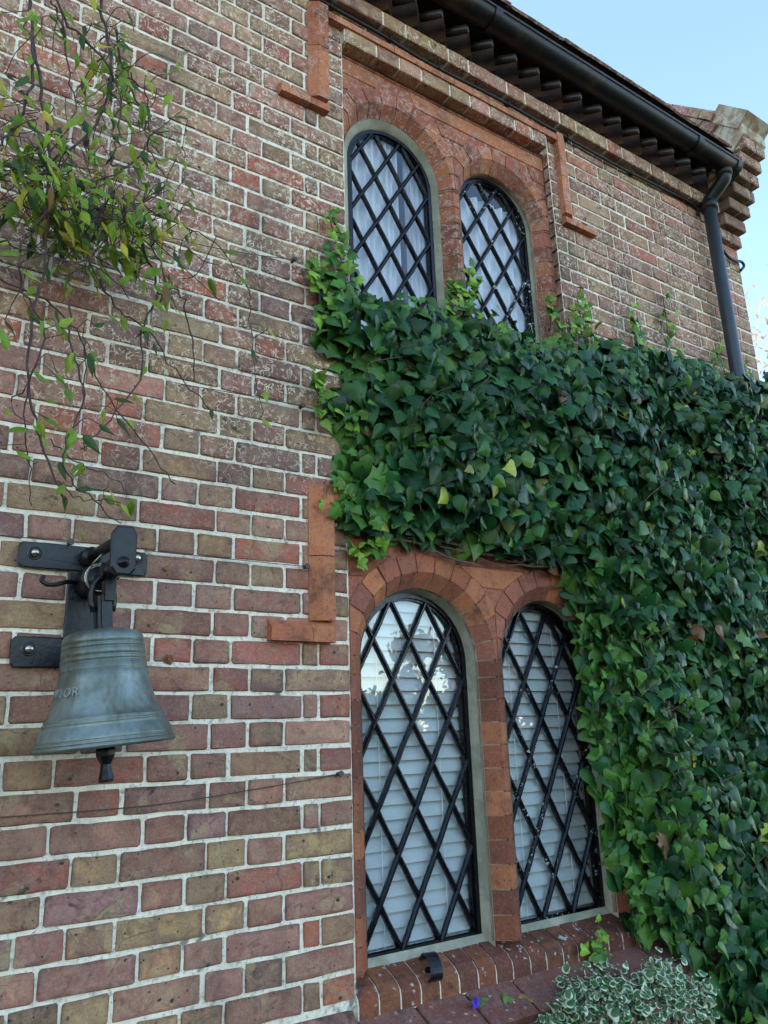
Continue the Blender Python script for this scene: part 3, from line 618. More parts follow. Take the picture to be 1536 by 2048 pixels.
surround(.288, .288, .88, .283, -.02, .862, 0., .048, .14, -.018, 1.19, 1.385, .1, .23, False)
surround(.2765, .2765, .834, .256, 1.9, 2.81, .035, .047, .15, .0, 1.12, 3.225, .11, .205, False, tk=.06)
window(.2865, .23, -.018, .862, .1, .0745, .1345, (.284, .397), M['paint'], 'lower window nearest the bell')
window(.876, .23, -.018, .862, .1, .072, .1345, (.876, .665), M['chipped'], 'lower window beside the ivy with flaking paint')
window(.283, .205, 1.9, 2.81, .11, .0655, .1085, (.28, 2.464), M['paint'], 'upper window nearest the vine')
window(.830, .205, 1.9, 2.81, .11, .0685, .1085, (.822, 2.69), M['chipped'], 'upper window nearest the downpipe with flaking paint')
# side and head of the recess of the upper window are the wall's own returns
rc = MB(); box(rc, 1.12, 1.14, .0045, .1, 1.95, 3.22); rc_ = rc.build('recess_return', M['mortar'], wall)
for k in range(26, 43):
    mb = MB(); c, c2 = bcol(); box(mb, 1.117, 1.16, .004, .034, k*.075+.005, k*.075+.07, tuple(v*.8 for v in c), c2); mb.build('return_brick', M['brick'], wall)

# ---- course projecting over the upper window
cm = MB(); box(cm, .0, 1.1, -.018, .03, 3.231, 3.294)
oc = hp('projecting_course', cm, M['mortar']); x = 0.0; i = 0
while x < 1.08:
    L = min(.112 if i % 3 else .15, 1.1-x); c, c2 = bcol(); mb = MB(); slab(mb, rect_pts(x+.004, x+L-.004, 3.226, 3.297, .06, .005), (0, -.022, 0), (1, 0, 0), (0, 0, 1), (0, -1, 0), .055, .003, c, c2, .001, .0006); mb.build('brick', M['brick'], oc); x += L; i += 1

# ---- window sill of bullnosed bricks on edge
sm = MB()
prof = [(.11, -.012), (.06, -.03), (.015, -.05), (-.004, -.068), (-.008, -.085), (-.008, -.122)]
def sill_piece(mb, x0, x1, pr, c=(1, 1, 1), c2=None, j=0.):
    n = len(pr); v = []
    for xx in (x0, x1): v += [(xx, y+rnd.uniform(-j, j), z+rnd.uniform(-j, j)) for y, z in pr]+[(xx, .11, -.122)]
    m = n+1
    mb.add(v, [tuple(range(m)), tuple(range(2*m-1, m-1, -1))]+[(i, m+i, m+(i+1) % m, (i+1) % m) for i in range(m)], c, c2)
sill_piece(sm, -.02, 1.2, [(y+.002, z-.004) for y, z in prof])
sill = hp('sill', sm, M['mortar']); x = -.018
while x < 1.18:
    L = rnd.uniform(.068, .076); a, b = tcol(.5); mb = MB(); sill_piece(mb, x+.003, x+L-.003, prof, a, tuple(v*.8 for v in b), .0012); mb.build('sill_brick', M['sillb'], sill); x += L
cs = MB()
for xc in (.288, .88):
    v = [(xc-.245, .092, -.004), (xc+.245, .092, -.004), (xc+.245, .055, -.05), (xc-.245, .055, -.05), (xc-.245, .14, -.004), (xc+.245, .14, -.004)]
    cs.add(v, [(0, 3, 2, 1), (4, 0, 1, 5)])
cs.build('cement_fillet', M['cement'], sill)

# ---- red label moulds
def mould(path_name, segs):
    base = MB(); P0 = None; rootm = None
    for i, (x0, x1, z0, z1, side) in enumerate(segs):
        mb = MB(); a, b = rnd.choice((TC[0], TC[2], TC[2])); s_ = rnd.uniform(1.05, 1.3); a = tuple(v*s_ for v in a); b = tuple(v*s_ for v in b); d = .03; cf = .035
        if side == 'L':   poly = [(x0, .002), (x0, -.004), (x0+cf, -d), (x1, -d), (x1, .002)]; V = [(x, y, z) for z in (z0, z1) for x, y in poly]
        elif side == 'R': poly = [(x0, .002), (x0, -d), (x1-cf, -d), (x1, -.004), (x1, .002)]; V = [(x, y, z) for z in (z0, z1) for x, y in poly]
        else:             poly = [(.002, z0), (-d, z0), (-d, z1-.022), (-.004, z1), (.002, z1)]; V = [(x, y, z) for x in (x0, x1) for y, z in poly]
        n = 5; mb.add(V, [tuple(range(n))[::-1], tuple(range(n, 2*n))]+[(q, (q+1) % n, n+(q+1) % n, n+q) for q in range(n)], a, b)
        if rootm is None: rootm = hp(path_name, mb, M['terra'])
        else: mb.build('moulding_block', M['terra'], rootm)
    return rootm
mould('label_mould', [(-.155, -.078, 2.897, 3.13, 'L'), (-.155, -.078, 3.133, 3.342, 'L'), (-.275, -.1565, 2.845, 2.895, 'T'), (-.155, -.078, 2.845, 2.895, 'T')]+
      [(-.0765+i*.155, -.0795+(i+1)*.155, 3.29, 3.342, 'T') for i in range(8)]+[(1.165, 1.24, 3.1, 3.342, 'R'), (1.165, 1.24, 2.897, 3.097, 'R'), (1.165, 1.24, 2.845, 2.895, 'T'), (1.2415, 1.37, 2.845, 2.895, 'T')])
mould('label_mould', [(-.162, -.085, .962, 1.16, 'L'), (-.162, -.085, 1.163, 1.392, 'L'), (-.298, -.1635, .897, .96, 'T'), (-.162, -.085, .897, .96, 'T')]+[(-.0835+i*.17, -.0865+(i+1)*.17, 1.345, 1.392, 'T') for i in range(8)])

# ---- cornice course, dogtooth course, eaves
em = MB(); box(em, -8, 2.64, -.046, .1, 3.379, 3.446); eav = hp('cornice', em, M['mortar'])
x = -.5; i = 0
while x < 2.43:
    L = (.223 if i % 2 else .112); x1 = min(x+L, 2.43); c, c2 = bcol(); c = tuple(v*1.05 for v in c); mb = MB()
    slab(mb, rect_pts(x+.004, x1-.004, 3.376, 3.449, .06, .006), (0, -.05, 0), (1, 0, 0), (0, 0, 1), (0, -1, 0), .06, .004, c, c2, .0013, .0008); mb.build('brick', M['brick'], eav); x = x1; i += 1
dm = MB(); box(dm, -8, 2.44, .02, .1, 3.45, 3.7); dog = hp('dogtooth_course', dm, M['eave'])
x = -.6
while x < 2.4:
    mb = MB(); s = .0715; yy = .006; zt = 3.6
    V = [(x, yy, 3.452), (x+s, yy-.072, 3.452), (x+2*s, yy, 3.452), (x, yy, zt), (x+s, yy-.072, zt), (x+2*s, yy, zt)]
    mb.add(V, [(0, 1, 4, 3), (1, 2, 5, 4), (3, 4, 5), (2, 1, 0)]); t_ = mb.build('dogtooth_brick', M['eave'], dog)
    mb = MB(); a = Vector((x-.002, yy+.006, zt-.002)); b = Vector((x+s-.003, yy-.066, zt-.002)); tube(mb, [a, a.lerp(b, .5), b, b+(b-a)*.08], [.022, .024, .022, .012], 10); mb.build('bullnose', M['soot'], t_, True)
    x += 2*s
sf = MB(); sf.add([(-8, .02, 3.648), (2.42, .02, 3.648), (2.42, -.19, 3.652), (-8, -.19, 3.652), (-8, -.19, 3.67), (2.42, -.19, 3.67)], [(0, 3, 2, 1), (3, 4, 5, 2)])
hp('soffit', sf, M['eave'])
# gutter : half round with rolled rim
gm = MB(); V = []; n = 16; xs = [-3, -1.2, .1, .62, .66, 1.5, 2.02, 2.06, 2.3, 2.41]
cyg, czg, rg = -.183, 3.562, .053
for x in xs:
    for rr in (rg, rg-.006):
        for k in range(n+1): t = math.pi+math.pi*k/n; V.append((x, cyg+rr*math.cos(t), czg+rr*math.sin(t)))
m = 2*(n+1); F = []
for i in range(len(xs)-1):
    for k in range(n): F.append((i*m+k, (i+1)*m+k, (i+1)*m+k+1, i*m+k+1)); F.append((i*m+n+1+k, i*m+n+2+k, (i+1)*m+n+2+k, (i+1)*m+n+1+k))
    F.append((i*m, i*m+n+1, (i+1)*m+n+1, (i+1)*m)); F.append((i*m+n, (i+1)*m+n, (i+1)*m+2*n+1, i*m+2*n+1))
gm.add(V, F); gut = hp('gutter', gm, M['gutter'], None, True)
mb = MB(); tube(mb, [(-3, cyg-rg, czg+.002), (2.41, cyg-rg, czg+.002)], .007, 8); mb.build('rim', M['gutter'], gut, True)
for x in (.64, 2.04, 2.385):
    mb = MB(); V = []
    for xx in (x-.02, x+.02):
        for k in range(n+1): t = math.pi+math.pi*k/n; V.append((xx, cyg+(rg+.006)*math.cos(t), czg+(rg+.006)*math.sin(t)))
    mb.add(V, [(k, n+1+k, n+2+k, k+1) for k in range(n)]); mb.build('joint_collar', M['gutter'], gut, True)
mb = MB(); mb.add([(2.41, cyg, czg)]+[(2.41, cyg+rg*math.cos(math.pi+math.pi*k/n), czg+rg*math.sin(math.pi+math.pi*k/n)) for k in range(n+1)], [(0, k+2, k+1) for k in range(n)]); mb.build('stop_end', M['gutter'], gut)
# downpipe
dp = MB(); px = 2.30; tube(dp, [(px, -.068, 3.36), (px, -.068, 2.6), (px, -.068, 1.8), (px, -.068, .9), (px, -.068, -.88)], .034, 20)
down = hp('downpipe', dp, M['pipe'], None, True)
mb = MB(); path = smooth_path([(px+.02, -.172, 3.53), (px+.02, -.172, 3.49), (px+.018, -.16, 3.46), (px+.008, -.1, 3.41), (px+.002, -.075, 3.385), (px, -.068, 3.36)], 5); tube(mb, path, .036, 18); mb.build('swan_neck', M['black'], down, True)
for q0, q1, r_ in (((px, -.068, 3.375), (px, -.068, 3.325), .043), ((px+.02, -.172, 3.525), (px+.02, -.172, 3.48), .042), ((px, -.068, 1.9), (px, -.068, 1.84), .043)):
    mb = MB(); tube(mb, [q0, q1], r_, 20); mb.build('socket', M['black'], down, True)

# ---- roof
rf = MB(); sl = 1.0
rf.add([(-8.2, -.2, 3.655), (2.42, -.2, 3.655), (2.42, 2.3, 3.655+2.5*sl), (-8.2, 2.3, 3.655+2.5*sl), (2.42, 4.9, 3.555), (-8.2, 4.9, 3.555)], [(0, 1, 2, 3), (3, 2, 4, 5)])
roof = hp('roof', rf, M['tile'])
V_ = Vector((0, 1, sl)).normalized(); N_ = Vector((0, -sl, 1)).normalized()
for row in range(3):
    x = -.4+(row % 2)*.08
    while x < 2.36:
        c, c2 = bcol(); mb = MB(); L = .163
        slab(mb, [(x+.002, 0), (x+L-.002, 0), (x+L-.002, .2), (x+.002, .2)], Vector((0, -.205, 3.655))+V_*(.1*row)+N_*(.016+rnd.uniform(0, .006)), (1, 0, 0), V_, N_, .013, .002, tuple(v*.45 for v in c), tuple(v*.5 for v in c2), .002, .0015)
        mb.build('tile', M['tile'], roof); x += L
# ---- corbelled kneeler and raked coping at the gable
km = MB()
for i, y in enumerate((-.034, -.073, -.114, -.153, -.193, -.222, -.254)): box(km, 2.446, 2.634, y+.006, .1, 3.231+.075*i, 3.296+.075*i)
kn = hp('kneeler', km, M['mortar'])
for i, y in enumerate((-.034, -.073, -.114, -.153, -.193, -.222, -.254)):
    z = 3.225+.075*i; cuts = [2.438, 2.545, 2.642] if i % 2 == 0 else [2.438, 2.6, 2.642] if i == 3 else [2.438, 2.53, 2.642]
    if i in (1, 5): cuts = [2.438, 2.642]
    for a_, b_ in zip(cuts[:-1], cuts[1:]):
        c, c2 = bcol(); mb = MB(); slab(mb, rect_pts(a_+.002, b_-.002, z+.003, z+.072, .06, .006), (0, y, 0), (1, 0, 0), (0, 0, 1), (0, -1, 0), abs(y)+.02, .005, c, c2, .0018, .001); mb.build('brick', M['brick'], kn)
# block of tumbled masonry above the corbels, then the coping courses climbing the gable
yz = [(-.262, 3.752), (-.262, 3.84), (-.2, 3.93), (.5, 4.63), (.5, 4.2), (-.1, 3.60)]
mb = MB(); n = len(yz); mb.add([(2.425, y, z) for y, z in yz]+[(2.645, y, z) for y, z in yz], [tuple(range(n)), tuple(range(2*n-1, n-1, -1))]+[(i, n+i, n+(i+1) % n, (i+1) % n) for i in range(n)]); mb.build('springer', M['lich'], kn)
cop = MB(); D = Vector((0, 1, 1.08)).normalized(); Nn = Vector((0, -1.08, 1)).normalized()
obox(cop, Vector((2.53, 1.2, 4.11+1.08*1.2-.1)), (.1, 0, 0), D*1.85, Nn*.05); cp_ = hp('coping', cop, M['mortar'])
for lay_ in range(4):
    s = -.25+(lay_ % 2)*.05
    while s < 1.5:
        L = rnd.uniform(.1, .13); c, c2 = bcol(); mb = MB(); o_ = Vector((0, 0, 4.11))+D*(s+L/2)+Nn*(-.155+lay_*.045+rnd.uniform(-.004, .004))
        obox(mb, (2.535-.006*lay_+rnd.uniform(-.004, .004), o_.y, o_.z), (.122, 0, 0), D*(L/2-.003), Nn*.0195, tuple(v*.9 for v in c), c2); mb.build('coping_tile', M['tile'], cp_); s += L
mb = MB(); o_ = Vector((2.535, -.2, 3.905)); obox(mb, o_, (.118, 0, 0), D*.11, Nn*.05, (.25, .17, .1), (.3, .22, .13)); mb.build('end_block', M['lich'], cp_)
# ---- interior
im = MB(); box(im, -.5, 1.9, 1.6, 1.65, -.9, 3.6); box(im, -.55, -.5, .3, 1.65, -.9, 3.6); box(im, 1.9, 1.95, .3, 1.65, -.9, 3.6); box(im, -.5, 1.9, .22, 1.6, 1.4, 1.5); box(im, -.5, 1.9, .22, 1.6, -.5, -.4); box(im, -.5, 1.9, .22, 1.6, 3.4, 3.45)
box(im, -.5, -.02, .1, .14, -.5, 3.4); box(im, 1.2, 1.9, .1, .14, -.5, 3.4)
hp('room', im, M['dark'])
rb = MB()
for xc, rr in ((.2865, .25), (.876, .25)):
    for s in (-1, 1): box(rb, xc+s*rr-(.02 if s < 0 else 0), xc+s*rr+(.02 if s > 0 else 0), .13, .34, -.05, 1.2, (.16, .075, .05), (.2, .1, .07))
    box(rb, xc-.25, xc+.25, .125, .4, -.06, -.035, (.5, .5, .48), (.5, .5, .48))
hp('inner_reveal', rb, M['terra'])
im = MB(); 
for xc in (.2865, .876): box(im, xc-.25, xc+.25, .122, .42, -.03, -.018)
hp('inner_sill', im, M['white'])
# ------------------------------------------------------------ blinds and curtains inside
def blind(x0, x1, y, z0, z1, label):
    r = empty('venetian_blind', label, 'blind'); p = .0445
    mb = MB(); box(mb, x0, x1, y-.02, y+.03, z1, z1+.04); mb.build('head_rail', M['white'], r)
    z = z1-.01; base = None
    while z > z0:
        if base is None:
            mb = MB(); V = []
            for x in (x0, x1):
                for t, dy in ((0, .009), (.33, .0), (.66, -.006), (1, -.009)): V.append((x, dy, -t*.0485))
            mb.add(V, [(i, i+1, 5+i, 4+i) for i in range(3)]); mb.add([(a, b+.0015, c) for a, b, c in V], [(4+i, 5+i, i+1, i) for i in range(3)])
            base = mesh_of(mb, 'slat'); base.materials.append(M['slat'])
        o = link('slat', base, r); o.location = (rnd.uniform(-.001, .001), y+rnd.uniform(-.001, .001), z); o.rotation_euler = (rnd.gauss(0, .006), rnd.gauss(0, .0005), 0); z -= p
    for xx in (x0+.1, x1-.1):
        mb = MB(); tube(mb, [(xx, y-.014, z1), (xx+.003, y-.014, z0)], .0012, 5); mb.build('cord', M['white'], r)
blind(.055, .5, .135, -.01, 1.09, 'white slatted blind behind the lower window nearest the bell')
blind(.645, 1.08, .135, -.01, 1.09, 'white slatted blind behind the lower window beside the ivy')
def curtain(x0, x1, y, z0, z1, label, amp=.01, fr=55):
    mb = MB(); n = 90; V = []
    for j in range(7):
        z = z0+(z1-z0)*j/6
        for i in range(n+1):
            t = i/n; x = x0+(x1-x0)*t; V.append((x+.004*math.sin(3*z+9*t), y+amp*math.sin(fr*t+.6*math.sin(7*t))*(.8+.2*math.cos(z*2))+amp*.5*math.sin(fr*.37*t+1), z))
    mb.add(V, [(j*(n+1)+i, j*(n+1)+i+1, (j+1)*(n+1)+i+1, (j+1)*(n+1)+i) for j in range(6) for i in range(n)])
    return tag(mb.build('net_curtain', M['curtain'], None, True), label, 'curtain')
curtain(.06, .35, .15, 1.9, 3.05, 'white net curtain behind the upper window nearest the vine, left half'); curtain(.385, .54, .155, 1.9, 3.05, 'white net curtain behind the upper window nearest the vine, right half')
curtain(.59, 1.02, .15, 1.9, 2.93, 'white net curtain behind the upper window nearest the downpipe')

# ------------------------------------------------------------ bell and its bracket
def mat_bell():
    N = NT('bell_bronze')
    c = N.mix(N.ramp(N.noise(9, 5, .7), .35, .68), (.115, .135, .115), (.24, .275, .245))
    c = N.mix(N.ramp(N.noise(14, 4, .75, N.mapv((1, 1, .18))), .48, .64, 0, .6), c, (.1, .085, .045))
    c = N.mix(N.ramp(N.noise(120, 4, .7), .6, .75, 0, .4), c, (.4, .42, .42))
    N.bsdf(c, N.ramp(N.noise(30, 4), .3, .7, .36, .56), N.bump(N.noise(150, 4), .15, .001), .5, Metallic=.55); return N.m
BX, BY, BZ = -.788, -.2, .622
prof = [(.128, .004), (.148, -.001), (.1525, .003), (.1525, .008), (.1485, .0095), (.1505, .011), (.1505, .0155), (.146, .017), (.148, .019), (.1465, .024), (.142, .034), (.136, .045), (.132, .052), (.1335, .0535), (.1325, .0575), (.128, .059), (.13, .061), (.1285, .065), (.1245, .0665), (.119, .078), (.1125, .094), (.107, .112), (.1025, .13), (.0985, .15), (.0965, .165), (.0935, .167), (.0965, .169), (.0955, .171),
        (.0942, .185), (.0912, .187), (.0945, .189), (.0938, .196), (.0905, .198), (.0932, .2), (.0918, .214), (.0885, .216), (.092, .218), (.0915, .224), (.088, .226), (.0905, .228), (.0898, .236), (.088, .2435), (.083, .25), (.076, .2535), (.0655, .255), (.063, .258), (.03, .2605), (.001, .261)]
def brad(z):
    for (r0, a), (r1, b) in zip(prof[2:-1], prof[3:]):
        if a <= z <= b: return r0+(r1-r0)*(z-a)/max(1e-6, b-a)
    return .1
bell = empty('bell', 'grey green bronze bell with flared mouth hanging from the iron wall bracket', 'bell'); bell.location = (BX, BY, BZ); bell.rotation_euler = (R(-1), R(-4.6), 0)
mbell = mat_bell()
mb = MB(); lathe(mb, prof, (0, 0, 0), 72); mb.build('body', mbell, bell, True)
mb = MB(); lathe(mb, [(.128, .004), (.1, .06), (.085, .15), (.07, .24), (.001, .25)], (0, 0, 0), 40); mb.build('inside', M['iron'], bell, True)
mb = MB(); lathe(mb, [(.001, -.076), (.0165, -.076), (.0175, -.07), (.013, -.05), (.0115, -.038), (.021, -.02), (.022, -.008), (.014, .01), (.006, .04), (.005, .2)], (0, 0, 0), 8); mb.build('clapper', M['iron'], bell)
mb = MB()
for s in (-1, 1): obox(mb, (s*.006, -.012*s, .3), (.012, 0, 0), (0, .004, 0), (0, 0, .042))
obox(mb, (0, 0, .3), (.0135, .0, 0), (0, .011, 0), (0, 0, .041)); mb.build('crown_strap', M['iron'], bell)
mb = MB(); tube(mb, [(.026*math.cos(t), 0, .335+.05*math.sin(t)) for t in [math.pi*k/10 for k in range(-2, 13)]], .0075, 8); mb.build('staple', M['iron'], bell, True)
# raised lettering cast round the waist
cu = bpy.data.curves.new('lettering', 'FONT'); cu.body = 'TAYLOR'; cu.size = .027; cu.extrude = .0032; cu.space_character = 1.18; cu.resolution_u = 3
to = bpy.data.objects.new('tmp', cu); col.objects.link(to); bpy.context.view_layer.update()
dg = bpy.context.evaluated_depsgraph_get(); tm = bpy.data.meshes.new_from_object(to.evaluated_get(dg)); bpy.data.objects.remove(to)
xs_ = [v.co.x for v in tm.vertices]; xmax = max(xs_)
view = math.atan2(CAM.y-BY, CAM.x-BX)        # angle of the face turned to the path
for v in tm.vertices:
    x, y, z = v.co; zz = .113+y; rr = brad(zz)+z; a = view-R(29)+(x-xmax)/.107
    v.co = (rr*math.cos(a), rr*math.sin(a), zz)
tm.materials.append(mat_simple('worn_lit_lettering', (.3, .31, .28), (.2, .21, .19), 40, .5, .2)); link('lettering', tm, bell)  # paler than the body: wear, plus light painted onto the raised letters
br = empty('bell_bracket', 'black iron wall bracket with strap plates and spindle holding the bell', 'bracket'); br.location = (-.81, 0, .81)
def bp(name, mb, mat=None, smooth=False):
    o = mb.build(name, mat or M['iron'], br, smooth); o.location = (.81, 0, -.81); return o
def plate(x0, x1, z0, z1, y=-.012, d=.011):
    mb = MB(); slab(mb, rect_pts(x0, x1, z0, z1, .03, .008), (0, y, 0), (1, 0, 0), (0, 0, 1), (0, -1, 0), d, .002, wob=.0009, bulge=.0008); return mb
bp('wall_plate', plate(-.858, -.762, .805, 1.12)); bp('strap', plate(-.979, -.66, 1.054, 1.119, -.0165, .006)); bp('strap', plate(-.975, -.66, .81, .884, -.0165, .006))
for x, z in ((-.942, 1.09), (-.936, .853), (-.69, 1.1), (-.69, .85)):
    mb = MB(); lathe(mb, [(.017, 0), (.0155, .002), (.0155, .003)], (0, 0, 0), 16)
    lathe(mb, [(.0105, .002), (.011, .006), (.0095, .011), (.006, .0145), (.0005, .0155)], (0, 0, 0), 14)
    o = bp('bolt', mb, M['steel'], True); o.location = (x+.81, -.0175, z-.81); o.rotation_euler = (R(90), 0, 0)
ax = -.803
mb = MB(); tube(mb, [(ax-.012, -.02, 1.088), (ax, -.3, 1.082)], .0135, 10); bp('upper_rod', mb, None, True)
mb = MB(); tube(mb, [(ax-.012, -.012, 1.088), (ax-.01, -.06, 1.087)], .024, 12); bp('boss', mb, None, True)
mb = MB(); tube(mb, [(ax, -.02, 1.022), (ax, -.318, 1.022)], .013, 12); bp('spindle', mb, None, True)
mb = MB(); tube(mb, [(ax, -.235, 1.022), (ax, -.298, 1.022)], .024, 16); bp('collar', mb, None, True)
mb = MB(); tube(mb, [(ax, -.02, 1.022), (ax, -.1, 1.022)], .04, 20); bp('spring_drum', mb, None, True)
mb = MB(); oct_ = [(-.0285, -.036), (-.016, -.052), (.016, -.052), (.0285, -.036), (.0285, .044), (.017, .062), (-.017, .062), (-.0285, .044)]
slab(mb, oct_, (ax, -.312, 1.045), (1, 0, 0), (0, 0, 1), (0, -1, 0), .013, .003, wob=.001, bulge=.0006); bp('end_plate', mb)
mb = MB(); lathe(mb, [(.014, 0), (.013, .004), (.009, .005), (.0085, .012), (.004, .015), (.0005, .0155)], (0, 0, 0), 12); o = bp('nut', mb, None, True); o.location = (ax+.81, -.312, 1.022-.81); o.rotation_euler = (R(90), 0, 0)
mb = MB(); sp_ = [(ax+(.03+.004*t/6.28)*math.cos(t), -.105-.0006*t, 1.022+(.03+.004*t/6.28)*math.sin(t)) for t in [R(40)+k*.25 for k in range(40)]]; tube(mb, sp_, .0022, 5); bp('spring', mb, M['steel'], True)
mb = MB(); tube(mb, [(ax-.028, -.106, 1.03), (ax-.022, -.12, 1.055), (ax, -.16, 1.085)], .0018, 5); bp('spring_end', mb, M['steel'], True)
mb = MB(); obox(mb, (ax, -.2, .985), (.012, 0, 0), (0, .018, 0), (0, 0, .035)); tube(mb, [(ax-.02, -.2, 1.022), (ax+.02, -.2, 1.022)], .02, 12); bp('hanger', mb)
mb = MB(); tube(mb, smooth_path([(-.84, -.03, 1.02), (-.868, -.07, 1.014), (-.9, -.1, 1.0), (-.922, -.1, .998), (-.935, -.098, 1.008), (-.93, -.098, 1.018)], 4), .0055, 8); bp('pull_hook', mb, None, True)

# ------------------------------------------------------------ wires, cable, small fixings
WL = ['straining wire sagging across the bricks below the bell', 'short straining wire running to the lower red moulding', 'straining wire on the bricks under the vine, ending in a nail left of the ivy', 'straining wire high on the wall beside the upper window', 'short wire on the bricks just above the bell bracket']
for pts, lb in zip(WIRES, WL):
    r = empty('wall_wire', lb, 'wire', 'straining wires'); mb = MB(); tube(mb, smooth_path(pts, 4), .0014, 5); mb.build('strand', M['wire'], r, True)
    e = Vector(pts[-1]); mb = MB(); tube(mb, [e+Vector((0, .014, 0)), e+Vector((0, -.006, 0))], .0055, 8); tube(mb, [e+Vector((0, -.004, 0)), e+Vector((0, -.009, .001))], .009, 8); mb.build('nail', M['wire'], r)
r = empty('cable', 'thin black cable clipped along the wall under the cornice', 'cable'); mb = MB(); tube(mb, smooth_path(CABLE+[(2.255, -.02, 3.31)], 4), .0075, 8); mb.build('sheath', M['black'], r, True)
for q in CABLE[1:]:
    mb = MB(); obox(mb, Vector(q)+Vector((.05, .004, 0)), (.006, 0, 0), (0, .014, 0), (0, 0, .011)); mb.build('clip', M['black'], r)
mb = MB(); tube(mb, smooth_path(CABLE2, 5), .008, 8); tag(mb.build('cable_end', M['black'], None, True), 'looped black cable end sticking out past the wall corner', 'cable')
mb = MB(); st = [(0, 0, 0), (.0, -.03, .022), (0, -.06, .02), (0, -.085, -.002), (0, -.088, -.028), (0, -.066, -.043), (0, -.046, -.034), (0, -.046, -.015), (0, -.06, -.008)]
P_ = smooth_path(st, 4); V = []
for q in P_:
    for s in (-1, 1): V.append((q.x+s*.019, q.y, q.z))
n = len(P_); F = [(2*i, 2*i+1, 2*i+3, 2*i+2) for i in range(n-1)]
V2 = [(a, b+.003, c+.004) for a, b, c in V]; mb.add(V+V2, F+[tuple(2*n+q for q in f[::-1]) for f in F]+[(2*i, 2*i+2, 2*n+2*i+2, 2*n+2*i) for i in range(n-1)]+[(2*i+1, 2*n+2*i+1, 2*n+2*i+3, 2*i+3) for i in range(n-1)])
o = tag(mb.build('iron_catch', M['iron']), 'curled black iron strap lying on the brick sill', 'catch'); o.location = (.255, .052, -.028); o.rotation_euler = (0, 0, R(-14))

for (x, z, lb) in ((-.605, 1.083, 'rusty nail in the bricks right of the bell bracket'), (-.585, .84, 'rusty nail in a chipped brick right of the bell')):
    r = empty('rusty_nail', lb, 'nail'); r.location = (x, 0, z); mb = MB(); tube(mb, [(0, .01, 0), (0, -.008, -.001)], .004, 7); tube(mb, [(0, -.007, -.001), (0, -.01, -.001)], .0075, 9); mb.build('shank', M['rust'], r)
    mb = MB(); slab(mb, [(-.012, -.012), (.006, -.016), (.014, -.004), (.01, .012), (-.008, .013), (-.016, .002)], (0, -.0016, 0), (1, 0, 0), (0, 0, 1), (0, -1, 0), .004, .001, wob=.002); mb.build('chipped_patch', M['rust'], r)
# ------------------------------------------------------------ leaves
def leaf_mesh(name, outline, fold=.25, curl=.3, nseg=3):
    """outline: half profile [(half width, along)], base at 0, tip at 1; uv = (across, along); folded on the midrib, tip curling back"""
    mb = MB(); V = []; UV = []
    for (w_, t) in outline:
        for s in (-1, -.5, 0, .5, 1):
            x = s*w_; V.append((x, t, -abs(x)*fold*(.6+.4*abs(s))-curl*t*t*.5+.02*math.sin(9*t+s*2))); UV.append((x, t))
    n = len(outline); F = []
    for i in range(n-1):
        for k in range(4): F.append((i*5+k, i*5+k+1, i*5+5+k+1, i*5+5+k))
    mb.add(V, F, (1, 1, 1), None, UV); return mb
HEART = [(.01, .08), (.24, -.08), (.42, -.02), (.53, .14), (.45, .32), (.31, .52), (.18, .74), (.06, .93), (.0, 1.04)]
OVATE = [(.02, .0), (.2, .03), (.36, .15), (.42, .32), (.37, .52), (.26, .72), (.11, .9), (.0, 1.04)]
LOBED = [(.02, .06), (.24, -.08), (.5, -.02), (.56, .1), (.4, .22), (.34, .34), (.5, .5), (.36, .58), (.2, .74), (.07, .92), (.0, 1.02)]
LANCE = [(.01, 0), (.1, .06), (.17, .2), (.19, .34), (.17, .5), (.12, .68), (.06, .84), (.0, 1.)]
IVYM = [leaf_mesh('leaf', o, f, c) for o, f, c in ((HEART, .28, .35), (HEART, .12, .6), (OVATE, .3, .3), (OVATE, .15, .7), (LOBED, .2, .3), (LOBED, .3, .5))]
def ready(mb, name, mat): me = mesh_of(mb, name, True); me.materials.append(mat); return me
IVYD = [ready(m_, 'leaf', M['ivy']) for m_ in IVYM]
def leaf_matrix(P, tip, nrm, s, asp=1.):
    t = Vector(tip).normalized(); n = Vector(nrm); n = (n-t*n.dot(t)).normalized(); x = t.cross(n)
    m = Matrix((x*s*asp, t*s, n*s)).transposed().to_4x4(); m.translation = Vector(P); return m
def place(leaves, datas, srcs, mat, parent, name, many, stuff_name, limit=300):
    """leaves: (matrix, kind, colour, size, position); the largest shown are objects, the rest one mesh"""
    ordr = sorted(range(len(leaves)), key=lambda i: -leaves[i][3]); big = set(ordr[:limit]); st_ = MB()
    for i, (m, k, c, sz) in enumerate(leaves):
        if i in big:
            o = link(name, datas[k], parent); o.matrix_local = parent.matrix_world.inverted() @ m if False else m; o.color = (*c, 1)
        else:
            s_ = srcs[k]; b = len(st_.v); st_.v += [tuple(m @ Vector(q)) for q in s_.v]
            for f, u in zip(s_.f, s_.uv): st_.f.append([b+j for j in f]); st_.c.append(c); st_.c2.append(c); st_.uv.append(u)
    if st_.v:
        me = mesh_of(st_, stuff_name, True); me.materials.append(mat); o = link(stuff_name, me, parent); tag(o, kind='stuff')

